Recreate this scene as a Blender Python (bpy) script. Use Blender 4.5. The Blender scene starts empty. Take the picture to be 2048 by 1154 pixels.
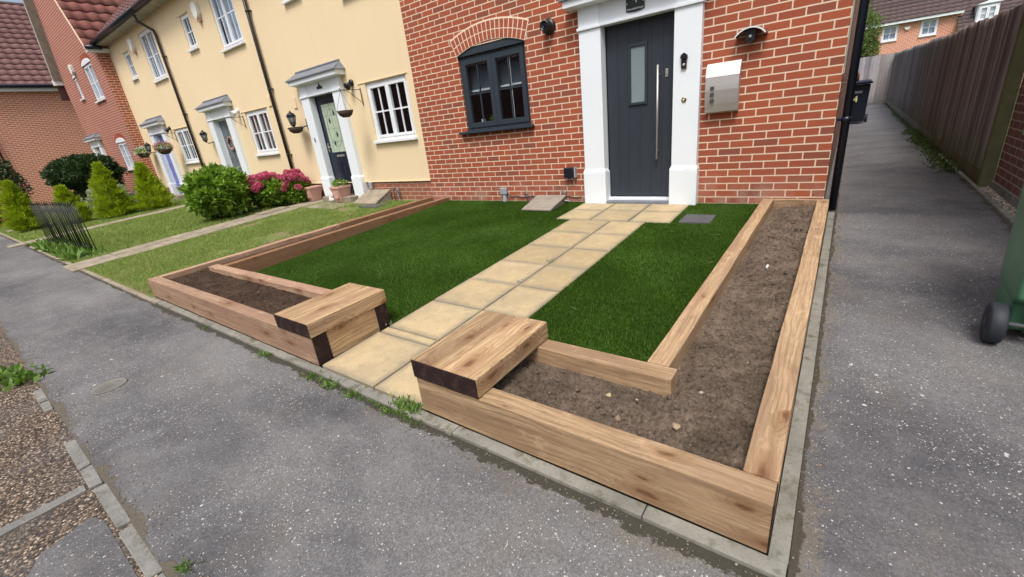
import bpy, bmesh, math, random
import numpy as np
from mathutils import Vector, Matrix
C = bpy.context.scene
col = C.collection
rnd = random.Random(7)
rng = np.random.default_rng(11)
R = math.radians
# ------------------------------------------------------------------ camera
cd = bpy.data.cameras.new('camera'); cam = bpy.data.objects.new('camera', cd); col.objects.link(cam)
cam.matrix_world = Matrix(((0.80705291, -0.126953, 0.57667021, 0.0755109),
                           (0.58012347, 0.35257415, -0.73426714, -5.31818),
                           (-0.11010159, 0.92713236, 0.35819441, 1.116870),
                           (0, 0, 0, 1)))
cd.sensor_width = 36; cd.lens = 859.232 / 2048 * 36; cd.clip_start = .05; cd.clip_end = 2000
C.camera = cam
C.render.resolution_x = 1024; C.render.resolution_y = 577
# ------------------------------------------------------------------ light
SUN_EL, SUN_AZ = R(60), R(158)          # compass style: direction the sun stands in, from +Y clockwise
w = bpy.data.worlds.new('World'); C.world = w; w.use_nodes = True
nt = w.node_tree; nt.nodes.clear()
sky = nt.nodes.new('ShaderNodeTexSky'); sky.sky_type = 'NISHITA'; sky.sun_disc = False
sky.sun_elevation = SUN_EL; sky.sun_rotation = SUN_AZ; sky.air_density = 1.0; sky.dust_density = 6.0; sky.ozone_density = 1.0
hs = nt.nodes.new('ShaderNodeHueSaturation'); hs.inputs['Saturation'].default_value = .75
bg = nt.nodes.new('ShaderNodeBackground'); bg.inputs[1].default_value = 0.135
wo = nt.nodes.new('ShaderNodeOutputWorld')
nt.links.new(sky.outputs[0], hs.inputs['Color']); nt.links.new(hs.outputs[0], bg.inputs[0]); nt.links.new(bg.outputs[0], wo.inputs[0])
sd = bpy.data.lights.new('sun', 'SUN'); sd.energy = 1.6; sd.angle = R(18); sd.color = (1, .965, .92)
so = bpy.data.objects.new('sun', sd); col.objects.link(so)
sdir = Vector((math.sin(SUN_AZ) * math.cos(SUN_EL), math.cos(SUN_AZ) * math.cos(SUN_EL), math.sin(SUN_EL)))
so.rotation_euler = sdir.to_track_quat('Z', 'Y').to_euler(); so.location = (0, -8, 12)
C.view_settings.view_transform = 'Standard'; C.view_settings.look = 'None'
C.view_settings.exposure = 0.5; C.view_settings.gamma = 1
C.cycles.max_bounces = 6; C.cycles.diffuse_bounces = 3; C.cycles.glossy_bounces = 3; C.cycles.transparent_max_bounces = 8
# ------------------------------------------------------------------ node helpers
class G:
    def __init__(s, name):
        s.m = bpy.data.materials.new(name); s.m.use_nodes = True; s.t = s.m.node_tree; s.t.nodes.clear()
        s.out = s.n('OutputMaterial'); s.p = s.n('BsdfPrincipled'); s.l(s.p.outputs[0], s.out.inputs[0])
        s.p.inputs['Roughness'].default_value = .8
        s.p.inputs['Specular IOR Level'].default_value = .3
    def n(s, ty, **k):
        n = s.t.nodes.new('ShaderNode' + ty)
        for a, b in k.items(): setattr(n, a, b)
        return n
    def l(s, a, b): s.t.links.new(a, b)
    def put(s, sock, v):
        if isinstance(v, (int, float)): sock.default_value = v
        elif isinstance(v, tuple):
            sock.default_value = v + (1,) if (len(v) == 3 and len(sock.default_value) == 4) else v
        else: s.l(v, sock)
    def math(s, op, a, b=0.0, c=None, clamp=False):
        n = s.n('Math', operation=op, use_clamp=clamp); s.put(n.inputs[0], a); s.put(n.inputs[1], b)
        if c is not None: s.put(n.inputs[2], c)
        return n.outputs[0]
    def mix(s, f, a, b, bt='MIX'):
        n = s.n('MixRGB', blend_type=bt); s.put(n.inputs[0], f); s.put(n.inputs[1], a); s.put(n.inputs[2], b); return n.outputs[0]
    def ramp(s, v, stops, interp='LINEAR'):
        n = s.n('ValToRGB'); s.put(n.inputs[0], v); e = n.color_ramp.elements; n.color_ramp.interpolation = interp
        while len(e) < len(stops): e.new(.5)
        for i, (p, c) in enumerate(stops):
            e[i].position = p; e[i].color = (c, c, c, 1) if isinstance(c, (int, float)) else c + (1,)
        return n.outputs[0]
    def noise(s, v, scale, det=4, rough=.55, dist=0, dim='3D'):
        n = s.n('TexNoise', noise_dimensions=dim); s.put(n.inputs['Vector'], v); n.inputs['Scale'].default_value = scale
        n.inputs['Detail'].default_value = det; n.inputs['Roughness'].default_value = rough; n.inputs['Distortion'].default_value = dist
        return n.outputs[0]
    def vor(s, v, scale, feat='F1', rand=1.0):
        n = s.n('TexVoronoi', feature=feat); s.put(n.inputs['Vector'], v); n.inputs['Scale'].default_value = scale
        n.inputs['Randomness'].default_value = rand
        return n.outputs
    def pos(s): return s.n('NewGeometry').outputs['Position']
    def obj(s): return s.n('TexCoord').outputs['Object']
    def island(s): return s.n('NewGeometry').outputs['Random Per Island']
    def orand(s): return s.n('ObjectInfo').outputs['Random']
    def xyz(s, v):
        n = s.n('SeparateXYZ'); s.l(v, n.inputs[0]); return n.outputs
    def vec(s, x, y, z):
        n = s.n('CombineXYZ'); s.put(n.inputs[0], x); s.put(n.inputs[1], y); s.put(n.inputs[2], z); return n.outputs[0]
    def scale(s, v, t):
        n = s.n('VectorMath', operation='MULTIPLY'); s.l(v, n.inputs[0]); n.inputs[1].default_value = t; return n.outputs[0]
    def vadd(s, v, t):
        n = s.n('VectorMath', operation='ADD'); s.l(v, n.inputs[0]); s.put(n.inputs[1], t); return n.outputs[0]
    def bump(s, h, strength=.5, dist=.01, prev=None):
        n = s.n('Bump'); s.put(n.inputs['Height'], h); n.inputs['Strength'].default_value = strength; n.inputs['Distance'].default_value = dist
        if prev is not None: s.l(prev, n.inputs['Normal'])
        s.l(n.outputs[0], s.p.inputs['Normal']); return n.outputs[0]
    def fin(s, colr=None, rough=None, spec=None, metal=None):
        if colr is not None: s.put(s.p.inputs['Base Color'], colr)
        if rough is not None: s.put(s.p.inputs['Roughness'], rough)
        if spec is not None: s.p.inputs['Specular IOR Level'].default_value = spec
        if metal is not None: s.p.inputs['Metallic'].default_value = metal
        return s.m

def plain(name, c, rough=.6, spec=.3, var=.12, vs=6.0, metal=0, bump=0.0, bs=120):
    g = G(name); p = g.obj(); n = g.noise(p, vs, 5, .6)
    f = g.math('MULTIPLY_ADD', g.math('SUBTRACT', n, .5), var * 2.4, 1.0)
    cc = g.mix(1.0, c, g.vec(f, f, f), 'MULTIPLY')
    if bump: g.bump(g.noise(p, bs, 3), bump, .004)
    return g.fin(cc, rough, spec, metal)

def brick_mat(name, c1, c2, mort, bw=.225, rh=.075, ms=.006, ushift=.1125, alt=None, dirt=.25, lowdirt=None, bstr=.6):
    g = G(name); P = g.pos(); x, y, z = g.xyz(P)
    nz = g.noise(P, 26, 3); wob = g.math('MULTIPLY', g.math('SUBTRACT', nz, .5), .004)
    nz2 = g.noise(P, 9, 2); wob2 = g.math('MULTIPLY', g.math('SUBTRACT', nz2, .5), .006)
    u = g.math('ADD', g.math('ADD', g.math('ADD', x, y), ushift), wob); v = g.math('ADD', z, wob2)
    b = g.n('TexBrick'); g.l(g.vec(u, v, 0), b.inputs['Vector'])
    b.inputs['Scale'].default_value = 1; b.inputs['Brick Width'].default_value = bw; b.inputs['Row Height'].default_value = rh
    b.inputs['Mortar Size'].default_value = ms; b.inputs['Mortar Smooth'].default_value = .1; b.inputs['Bias'].default_value = -.1
    b.inputs['Color1'].default_value = c1 + (1,); b.inputs['Color2'].default_value = c2 + (1,); b.inputs['Mortar'].default_value = c1 + (1,)
    fac = b.outputs['Fac']; fine = g.noise(P, 90, 5, .7); big = g.noise(P, 1.3, 3)
    cc = b.outputs['Color']
    if alt:  # a few odd bricks
        b2 = g.n('TexBrick'); g.l(g.vec(g.math('ADD', u, bw * 40), g.math('ADD', v, rh * 26), 0), b2.inputs['Vector'])
        for k in ('Scale', 'Brick Width', 'Row Height', 'Mortar Size'): b2.inputs[k].default_value = b.inputs[k].default_value
        b2.inputs['Color1'].default_value = (0, 0, 0, 1); b2.inputs['Color2'].default_value = (1, 1, 1, 1); b2.inputs['Bias'].default_value = 0
        odd = g.ramp(b2.outputs['Color'], [(.80, 0.0), (.95, 1.0)])
        cc = g.mix(g.math('MULTIPLY', odd, .7), cc, alt)
    cc = g.mix(g.math('MULTIPLY', g.ramp(fine, [(.35, 1.0), (.7, 0.0)]), .35), cc, tuple(a * .62 for a in c1))
    cc = g.mix(g.math('MULTIPLY', g.ramp(g.noise(P, 22, 4), [(.6, 0.0), (.85, 1.0)]), .25), cc, tuple(min(1, a * 1.5 + .03) for a in c1))
    mc = g.mix(g.math('MULTIPLY', fine, .5), mort, tuple(a * .7 for a in mort))
    cc = g.mix(fac, cc, mc)
    cc = g.mix(g.math('MULTIPLY', g.ramp(big, [(.35, 1.0), (.65, 0.0)]), dirt), cc, (.16, .10, .07))
    if lowdirt:   # efflorescence and splash marks on the lowest courses
        d = g.math('MULTIPLY', g.ramp(z, [(.0, 1.0), (.36, 0.0)]), g.ramp(g.noise(P, 5, 4), [(.4, 0.0), (.62, 1.0)]))
        cc = g.mix(g.math('MULTIPLY', d, .6), cc, lowdirt)
    h = g.math('ADD', g.math('MULTIPLY', fine, .35), g.math('MULTIPLY', g.math('SUBTRACT', 1.0, fac), .6))
    g.bump(h, bstr, .006)
    return g.fin(cc, .85, .2)

def wood_mat(name, c_lo, c_hi, dark=.5, pink=0.0, seed=0.0):
    """sawn softwood sleeper: fine straight grain along local X, darker bands, scattered knots, saw marks"""
    g = G(name); P = g.obj(); r = g.orand()
    off = g.vec(g.math('MULTIPLY', r, 37.0), g.math('MULTIPLY', r, 11.0), g.math('MULTIPLY', r, 23.0))
    Q = g.vadd(P, off); x, y, z = g.xyz(Q)
    K = g.vec(x, g.math('ADD', y, z), 0); kv = g.n('TexVoronoi', voronoi_dimensions='2D', feature='F1')
    wob = g.vec(g.math('MULTIPLY', g.noise(g.scale(Q, (14, 26, 26)), 1.0, 2), .22), g.math('MULTIPLY', g.noise(g.scale(Q, (11, 30, 30)), 1.0, 2), .22), 0)
    g.l(g.vadd(g.scale(K, (3.0, 8.0, 1)), wob), kv.inputs['Vector']); kv.inputs['Scale'].default_value = 1
    kd = kv.outputs['Distance']; kc = g.xyz(kv.outputs['Color']); keep = g.math('GREATER_THAN', kc[0], .58)
    ks = g.math('MULTIPLY_ADD', kc[1], 1.15, .25)              # knots differ in size
    kq = g.math('DIVIDE', kd, ks)
    kinf = g.math('MULTIPLY', g.ramp(kq, [(.0, 1.0), (.12, .75), (.42, 0.0)]), keep)
    warp = g.noise(g.scale(Q, (.9, 4, 4)), 1.0, 2)
    gr = g.math('ADD', g.math('MULTIPLY', g.math('ADD', y, g.math('MULTIPLY', z, .85)), 95.0), g.math('MULTIPLY', warp, 17.0))
    gr = g.math('ADD', gr, g.math('MULTIPLY', kinf, 10.0)); gr = g.math('ADD', gr, g.math('MULTIPLY', g.noise(g.scale(Q, (3, 18, 18)), 1.0, 2), 4.0))
    ring = g.math('POWER', g.math('MULTIPLY_ADD', g.math('SINE', g.math('MULTIPLY', gr, 2.6)), .5, .5), 2.2)
    fib = g.noise(g.scale(Q, (9, 420, 420)), 1.0, 3, .65)
    mid = g.noise(g.scale(Q, (1.6, 34, 34)), 1.0, 5, .65)
    band = g.noise(g.scale(Q, (.7, 9, 9)), 1.0, 3, .6)
    cc = g.mix(g.ramp(mid, [(.3, 0.0), (.7, 1.0)]), c_lo, c_hi)
    rs = g.math('MULTIPLY', g.ramp(ring, [(.35, 0.0), (.8, 1.0)]), g.math('MULTIPLY', g.ramp(g.noise(Q, 3.0, 2), [(.35, .25), (.65, 1.0)]), .62 * dark * 2))
    cc = g.mix(rs, cc, tuple(a * .6 for a in c_lo))
    cc = g.mix(g.math('MULTIPLY', g.ramp(fib, [(.40, 1.0), (.58, 0.0)]), .5), cc, tuple(a * .55 for a in c_lo))
    cc = g.mix(g.math('MULTIPLY', g.ramp(band, [(.46, 0.0), (.62, 1.0)]), .62), cc, (.245, .155, .095) if not pink else (.33, .195, .135))
    st = g.noise(g.scale(Q, (5, 7, 7)), 1.0, 4, .7); cc = g.mix(g.math('MULTIPLY', g.ramp(st, [(.56, 0.0), (.72, 1.0)]), .42), cc, (.19, .12, .076))
    cc = g.mix(g.math('MULTIPLY', g.ramp(st, [(.30, 1.0), (.42, 0.0)]), .35), cc, tuple(min(1, a * 1.25) for a in c_hi))
    kn = g.math('MULTIPLY', g.math('MULTIPLY', g.ramp(kq, [(.05, 1.0), (.12, 0.0)]), keep), g.ramp(g.noise(Q, 90, 2), [(.3, .65), (.6, 1.0)]))
    cc = g.mix(g.math('MULTIPLY', kinf, .65), cc, (.20, .092, .04))
    cc = g.mix(g.math('MULTIPLY', kn, .80), cc, g.mix(fib, (.06, .026, .014), (.22, .10, .05)))
    sp = g.noise(g.scale(Q, (50, 60, 60)), 1.0, 3); cc = g.mix(g.math('MULTIPLY', g.ramp(sp, [(.66, 0.0), (.72, 1.0)]), .5), cc, (.13, .08, .05))
    ck = g.noise(g.scale(Q, (2.2, 110, 110)), 1.0, 2, .5); ckm = g.math('MULTIPLY', g.ramp(ck, [(.70, 0.0), (.73, 1.0)]), g.ramp(g.noise(Q, 2.5, 2), [(.45, 0.0), (.6, 1.0)]))
    cc = g.mix(g.math('MULTIPLY', ckm, .75), cc, (.06, .035, .02))
    cc = g.mix(1.0, cc, g.ramp(r, [(0, .80), (1, 1.10)]), 'MULTIPLY')
    saw = g.math('MULTIPLY_ADD', g.math('SINE', g.math('MULTIPLY', x, 520.0)), .5, .5)
    g.bump(g.math('ADD', g.math('ADD', fib, g.math('MULTIPLY', ring, .2)), g.math('ADD', g.math('MULTIPLY', kn, -1.0), g.math('MULTIPLY', saw, .06))), .55, .0018)
    return g.fin(cc, .8, .22)

def leaf_mat(name, lo, hi, rough=.5, trans=.25, noise=3.0):
    g = G(name); i = g.island(); n = g.noise(g.pos(), noise, 3)
    f = g.math('ADD', g.math('MULTIPLY', i, .6), g.math('MULTIPLY', n, .5), clamp=True)
    cc = g.mix(f, lo, hi); g.fin(cc, rough, .35)
    tr = g.n('BsdfTranslucent'); g.l(g.mix(1.0, cc, (1.1, 1.25, .5), 'MULTIPLY'), tr.inputs[0]); ms = g.n('MixShader'); ms.inputs[0].default_value = trans
    g.l(g.p.outputs[0], ms.inputs[1]); g.l(tr.outputs[0], ms.inputs[2]); g.l(ms.outputs[0], g.out.inputs[0])
    return g.m

def asphalt_mat(name, base, speck_amt=.5, lines=()):
    g = G(name); P = g.pos(); x, y, z = g.xyz(P); Q = g.vec(x, y, 0)
    fine = g.noise(Q, 210, 4, .7); big = g.noise(Q, .75, 5, .62); med = g.noise(Q, 4.2, 6, .68)
    big2 = g.noise(g.vec(g.math('MULTIPLY', x, .55), g.math('MULTIPLY', y, 1.3), 0), 1.1, 5, .7)
    cc = g.mix(g.ramp(g.math('MULTIPLY', g.math('ADD', big, big2), .5), [(.38, 0.0), (.62, 1.0)]), (base[0] * .56, base[1] * .56, base[2] * .62), tuple(a * 1.45 for a in base))
    pk = g.vor(Q, 170); pc = g.xyz(pk['Color'])[0]; cc = g.mix(1.0, cc, g.ramp(pc, [(0, .74), (.5, .98), (1, 1.26)]), 'MULTIPLY')
    cc = g.mix(g.math('MULTIPLY', g.ramp(pk['Distance'], [(.5, 0.0), (.75, 1.0)]), .4), cc, tuple(a * .35 for a in base))
    cc = g.mix(g.math('MULTIPLY', g.ramp(med, [(.50, 0.0), (.74, 1.0)]), .55), cc, tuple(a * 1.55 for a in base))
    cc = g.mix(g.math('MULTIPLY', g.ramp(med, [(.28, 1.0), (.42, 0.0)]), .45), cc, tuple(a * .6 for a in base))
    cc = g.mix(g.math('MULTIPLY', g.ramp(fine, [(.34, 1.0), (.52, 0.0)]), .30), cc, tuple(a * .5 for a in base))
    cc = g.mix(g.math('MULTIPLY', g.ramp(g.noise(Q, 1.9, 5, .7), [(.52, 0.0), (.70, 1.0)]), .38), cc, (.155, .135, .105))
    dens = g.noise(Q, 1.3, 4, .65)
    h = fine
    for sc, th, lo, hi in ((85, .84, .10, .32), (48, .955, .10, .24), (150, .80, .14, .38), (20, .988, .10, .17)):
        v = g.vor(g.vadd(Q, g.vec(sc * .37, sc * .11, 0)), sc); c3 = g.xyz(v['Color'])
        r2 = g.math('MULTIPLY_ADD', c3[1], hi - lo, lo)
        edge = g.math('ADD', v['Distance'], g.math('MULTIPLY', g.math('SUBTRACT', g.noise(Q, sc * 2.2, 2), .5), .45))
        inside = g.ramp(g.math('SUBTRACT', edge, r2), [(0.0, 1.0), (.05, 0.0)])
        sel = g.math('GREATER_THAN', g.math('ADD', c3[0], g.math('MULTIPLY', g.math('SUBTRACT', dens, .5), .75)), th)
        m = g.math('MULTIPLY', g.math('MULTIPLY', inside, sel), speck_amt)
        cc = g.mix(m, cc, g.mix(g.math('MULTIPLY', c3[2], c3[2]), (.20, .19, .175), (.56, .55, .52)))
        h = g.math('ADD', h, g.math('MULTIPLY', m, .6))
    for ax, c, wd, amt, col_, *lo_ in lines:
        d = g.math('ABSOLUTE', g.math('SUBTRACT', (x, y)[ax], c))
        n1 = g.noise(Q, 3.3, 6, .78); n2 = g.noise(Q, 38, 3, .7)
        e = g.math('SUBTRACT', g.math('ADD', g.math('MULTIPLY', g.math('SUBTRACT', n1, lo_[0] if lo_ else .40), 4.2), g.math('MULTIPLY', g.math('SUBTRACT', n2, .5), .9)), g.math('DIVIDE', d, wd))
        dm = g.ramp(e, [(.0, 0.0), (.14, 1.0)])
        dc_ = g.mix(g.noise(Q, 110, 4, .8), tuple(a * .45 for a in col_), tuple(a * 1.7 for a in col_))
        cc = g.mix(g.math('MULTIPLY', dm, amt), cc, dc_); h = g.math('ADD', h, g.math('MULTIPLY', dm, g.math('MULTIPLY', g.noise(Q, 90, 4, .8), 2.0)))
    g.bump(h, .5, .003)
    return g.fin(cc, .8, .35)

def aggregate_mat(name):
    g = G(name); P = g.pos(); x, y, z = g.xyz(P); Q = g.vec(x, y, 0)
    v = g.vor(Q, 84); v2 = g.vor(Q, 140); n = g.noise(Q, 2.2, 4)
    c = g.ramp(g.xyz(v['Color'])[0], [(0, (.05, .033, .024)), (.35, (.13, .085, .055)), (.6, (.24, .165, .105)), (.82, (.36, .28, .20)), (1, (.62, .54, .43))])
    c2 = g.ramp(g.xyz(v2['Color'])[1], [(0, (.03, .02, .016)), (.5, (.12, .085, .06)), (1, (.36, .29, .22))])
    cc = g.mix(g.ramp(v['Distance'], [(.34, 0.0), (.5, 1.0)]), c, c2)
    cc = g.mix(g.math('MULTIPLY', g.ramp(v['Distance'], [(.45, 0.0), (.62, 1.0)]), .8), cc, (.02, .015, .012))
    cc = g.mix(g.math('MULTIPLY', g.ramp(n, [(.45, 0.0), (.62, 1.0)]), .35), cc, (.10, .10, .10))
    g.bump(g.math('SUBTRACT', 1.0, v['Distance']), .9, .008)
    return g.fin(cc, .75, .35)

def concrete_mat(name, c, moss=.3, bump=.5, vs=2.0):
    g = G(name); P = g.pos(); f = g.noise(P, 120, 4, .7); b = g.noise(P, vs * 2, 5, .65); b2 = g.noise(P, vs * 6, 4, .7)
    cc = g.mix(g.ramp(b, [(.3, 0.0), (.7, 1.0)]), tuple(a * .68 for a in c), tuple(min(1, a * 1.2) for a in c))
    cc = g.mix(g.math('MULTIPLY', g.ramp(f, [(.35, 1.0), (.6, 0.0)]), .35), cc, tuple(a * .5 for a in c))
    cc = g.mix(g.math('MULTIPLY', g.ramp(b2, [(.52, 0.0), (.68, 1.0)]), moss), cc, (.09, .085, .05))
    g.bump(g.math('ADD', f, b2), bump, .004); return g.fin(cc, .85, .25)

def slab_mat(name):
    g = G(name); P = g.pos(); i = g.island(); f = g.noise(P, 190, 5, .75); b = g.noise(P, 3.2, 5, .62); s = g.noise(P, 9, 5, .7)
    at = g.n('Attribute', attribute_name='edge'); e = at.outputs['Fac']
    cc = g.mix(i, (.385, .30, .165), (.53, .42, .25))
    cc = g.mix(g.math('MULTIPLY', g.ramp(s, [(.46, 0.0), (.66, 1.0)]), .45), cc, (.56, .455, .29))
    cc = g.mix(g.math('MULTIPLY', g.ramp(b, [(.40, 1.0), (.58, 0.0)]), .5), cc, (.32, .27, .18))
    gr = g.math('ADD', e, g.math('MULTIPLY', g.math('SUBTRACT', g.noise(P, 6, 5, .7), .5), 1.5))
    cc = g.mix(g.math('MULTIPLY', g.ramp(gr, [(.35, 0.0), (1.1, 1.0)]), .68), cc, (.235, .215, .165))
    cc = g.mix(g.math('MULTIPLY', g.ramp(g.noise(P, 24, 5, .75), [(.54, 0.0), (.66, 1.0)]), .4), cc, (.24, .20, .14))
    cc = g.mix(g.math('MULTIPLY', g.ramp(f, [(.34, 1.0), (.52, 0.0)]), .45), cc, (.20, .155, .085))
    cc = g.mix(g.math('MULTIPLY', g.ramp(g.noise(P, 7, 4, .8), [(.68, 0.0), (.73, 1.0)]), .35), cc, (.66, .62, .52))
    g.bump(g.math('ADD', f, g.math('MULTIPLY', s, .6)), .5, .003); return g.fin(cc, .8, .25)

def soil_mat(name, lo, hi, hollow_shade):
    g = G(name); P = g.pos(); f = g.noise(P, 70, 6, .75); b = g.noise(P, 6, 4); ff = g.noise(P, 260, 3, .8)
    cc = g.mix(g.ramp(f, [(.3, 0.0), (.7, 1.0)]), lo, hi); cc = g.mix(g.math('MULTIPLY', g.ramp(g.noise(P, 26, 5, .7), [(.36, 1.0), (.5, 0.0)]), .6), cc, hollow_shade); cc = g.mix(g.math('MULTIPLY', g.ramp(b, [(.4, 1.0), (.62, 0.0)]), .5), cc, hollow_shade)  # noise-placed dark tone: shade of hollows between crumbs put into the colour
    cc = g.mix(g.math('MULTIPLY', g.ramp(ff, [(.38, 1.0), (.5, 0.0)]), .7), cc, tuple(a * .35 for a in lo))
    v = g.vor(P, 120); cc = g.mix(g.math('MULTIPLY', g.math('GREATER_THAN', g.xyz(v['Color'])[0], .95), g.ramp(v['Distance'], [(.2, .6), (.3, 0.0)])), cc, (.42, .36, .29))
    g.bump(g.math('ADD', f, ff), 1.0, .010); return g.fin(cc, .95, .1)

def tile_mat(name, c1, c2):
    g = G(name); P = g.pos(); i = g.island(); n = g.noise(P, 3.0, 4)
    cc = g.mix(g.math('ADD', g.math('MULTIPLY', i, .6), g.math('MULTIPLY', n, .4)), c1, c2)
    cc = g.mix(g.math('MULTIPLY', g.ramp(g.noise(P, 14, 4), [(.5, 0.0), (.7, 1.0)]), .35), cc, (.12, .10, .08))
    g.bump(g.noise(P, 60, 3), .3, .01); return g.fin(cc, .8, .25)

def fence_mat(name):
    g = G(name); P = g.pos(); x, y, z = g.xyz(P); i = g.island()
    q = g.vec(g.math('MULTIPLY_ADD', x, 22.0, g.math('MULTIPLY', i, 31.0)), g.math('MULTIPLY', y, 22.0), g.math('MULTIPLY', z, 1.3)); gr = g.noise(q, 2.0, 6, .7)
    run = g.noise(g.vec(x, y, g.math('MULTIPLY', z, .3)), .55, 3)
    t = g.math('ADD', g.math('MULTIPLY', gr, .75), g.math('MULTIPLY', i, .45))
    brown = g.ramp(t, [(.25, (.10, .076, .068)), (.55, (.24, .19, .175)), (.9, (.44, .38, .355))]); grey = g.ramp(t, [(.25, (.12, .12, .135)), (.55, (.25, .25, .275)), (.9, (.42, .42, .44))])
    f = g.ramp(g.math('ADD', g.math('MULTIPLY', y, .09), g.math('MULTIPLY', g.math('SUBTRACT', run, .5), .9)), [(.40, 0.0), (.80, 1.0)])
    cc = g.mix(f, brown, grey); cc = g.mix(g.math('MULTIPLY', g.ramp(run, [(.42, 1.0), (.55, 0.0)]), .4), cc, (.19, .17, .145))
    alg = g.math('MULTIPLY', g.ramp(z, [(.0, 1.0), (.55, 0.0)]), g.ramp(g.noise(P, 2.5, 3), [(.3, .3), (.6, 1.0)]))
    cc = g.mix(g.math('MULTIPLY', alg, .8), cc, (.12, .13, .045))
    g.bump(gr, .6, .006); return g.fin(cc, .9, .15)

def glass_mat(name, tint=(.02, .025, .03)):
    g = G(name)
    gl = g.n('BsdfGlossy'); gl.inputs['Roughness'].default_value = .015; gl.inputs[0].default_value = (.95, .97, 1, 1)
    tr = g.n('BsdfTransparent'); tr.inputs[0].default_value = (.80, .84, .86, 1)
    fr = g.n('Fresnel'); bf = g.n('NewGeometry').outputs['Backfacing']; g.l(g.math('MULTIPLY_ADD', bf, .5 - 2.0, 2.0), fr.inputs[0])
    nb = g.n('Bump'); g.l(g.noise(g.pos(), 4, 2), nb.inputs['Height']); nb.inputs['Strength'].default_value = .04; nb.inputs['Distance'].default_value = .02
    g.l(nb.outputs[0], gl.inputs['Normal'])
    ms = g.n('MixShader'); g.l(fr.outputs[0], ms.inputs[0]); g.l(tr.outputs[0], ms.inputs[1]); g.l(gl.outputs[0], ms.inputs[2]); g.l(ms.outputs[0], g.out.inputs[0])
    return g.m

def render_mat(name, c):
    g = G(name); P = g.pos(); f = g.noise(P, 220, 3, .7); x, y, z = g.xyz(P)
    streak = g.noise(g.vec(g.math('MULTIPLY', x, 3.0), y, g.math('MULTIPLY', z, .35)), 1.3, 4); b = g.noise(P, .8, 4)
    cc = g.mix(g.math('MULTIPLY', g.ramp(b, [(.35, 1.0), (.7, 0.0)]), .16), c, tuple(a * .8 for a in c))
    cc = g.mix(g.math('MULTIPLY', g.ramp(streak, [(.52, 0.0), (.75, 1.0)]), .08), cc, tuple(a * .72 for a in c))
    g.bump(f, .25, .002); return g.fin(cc, .9, .15)

# ------------------------------------------------------------------ materials
M = {}
M['brick'] = brick_mat('red brick', (.40, .105, .052), (.31, .082, .046), (.80, .65, .49), ms=.0064, alt=(.20, .075, .055), dirt=.12, lowdirt=(.42, .29, .23))
M['brick_far'] = brick_mat('orange red brick', (.60, .20, .115), (.50, .165, .095), (.85, .66, .52), ms=.011, dirt=.1, bstr=.3)
M['brick_gable'] = brick_mat('pink red brick', (.36, .125, .09), (.30, .105, .08), (.62, .43, .34), ms=.0075, dirt=.1, bstr=.3)
M['brick_plinth'] = brick_mat('plinth brick', (.36, .13, .08), (.28, .10, .06), (.55, .44, .34), dirt=.2)
M['brick_dark'] = brick_mat('dark brick', (.19, .09, .075), (.25, .11, .09), (.48, .42, .36), dirt=.2)
M['brick_side'] = brick_mat('side brick', (.26, .11, .075), (.20, .09, .06), (.42, .38, .30), dirt=.4)
M['voussoir'] = plain('arch brick', (.34, .095, .055), .85, .2, .35, 14, bump=.6)
M['mortar'] = plain('mortar', (.80, .65, .49), .9, .1, .2, 30, bump=.4)
M['cream'] = render_mat('cream render', (.78, .64, .42))
M['white'] = plain('white paint', (.76, .825, .87), .35, .4, .04, 3)
M['whiteupvc'] = plain('white plastic', (.76, .80, .84), .3, .5, .03, 3)
M['anth'] = plain('anthracite', (.030, .041, .055), .38, .45, .12, 5)
M['anthdoor'] = plain('anthracite door', (.028, .037, .050), .42, .45, .10, 4, bump=.15, bs=200)
M['black'] = plain('black plastic', (.010, .012, .017), .38, .5, .2, 6)
M['pipe'] = plain('black pipe', (.007, .012, .026), .3, .5, .2, 6)
M['pipebrown'] = plain('dark brown pipe', (.020, .014, .013), .4, .4, .2, 6)
M['steel'] = plain('brushed steel', (.50, .49, .46), .42, .5, .06, 30, metal=.75)
M['mailbox'] = plain('mailbox steel', (.55, .54, .52), .48, .5, .06, 4, metal=.8, bump=.08, bs=300)
M['slotdark'] = plain('dark slot', (.06, .06, .06), .6, .3, .1, 8)
M['brass'] = plain('brass', (.45, .33, .16), .3, .5, .1, 30, metal=1)
M['grey'] = plain('grey plastic', (.30, .33, .36), .5, .4, .1, 8)
M['greymetal'] = plain('grey metal', (.20, .22, .23), .45, .5, .2, 8, metal=.5)
M['frost'] = plain('frosted glass', (.20, .26, .28), .22, .6, .10, 5)
M['leaded'] = plain('pale obscured glass', (.42, .52, .40), .25, .5, .15, 9)
M['navy'] = plain('navy door', (.010, .016, .034), .3, .5, .1, 5)
M['greydoor'] = plain('grey door', (.12, .15, .165), .4, .4, .08, 5)
M['bluedoor'] = plain('blue door', (.13, .16, .50), .4, .4, .1, 5)
M['slate'] = plain('lead and slate', (.16, .18, .21), .6, .4, .3, 8, bump=.3)
M['tile'] = tile_mat('clay roof tile', (.19, .075, .062), (.275, .108, .088))
M['tiledark'] = tile_mat('brown roof tile', (.15, .08, .078), (.235, .125, .115))
M['tilefar'] = tile_mat('far roof tile', (.065, .05, .052), (.115, .08, .078))
M['soffit'] = plain('weathered soffit', (.34, .33, .28), .7, .2, .5, 5)
M['glass'] = glass_mat('window glass')
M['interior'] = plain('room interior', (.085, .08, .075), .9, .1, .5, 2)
M['blind'] = plain('grey blind', (.085, .115, .15), .7, .2, .1, 2)
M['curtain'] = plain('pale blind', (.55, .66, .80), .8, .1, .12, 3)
M['curtaindull'] = plain('dull curtain', (.16, .16, .155), .8, .1, .4, 9)
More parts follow.
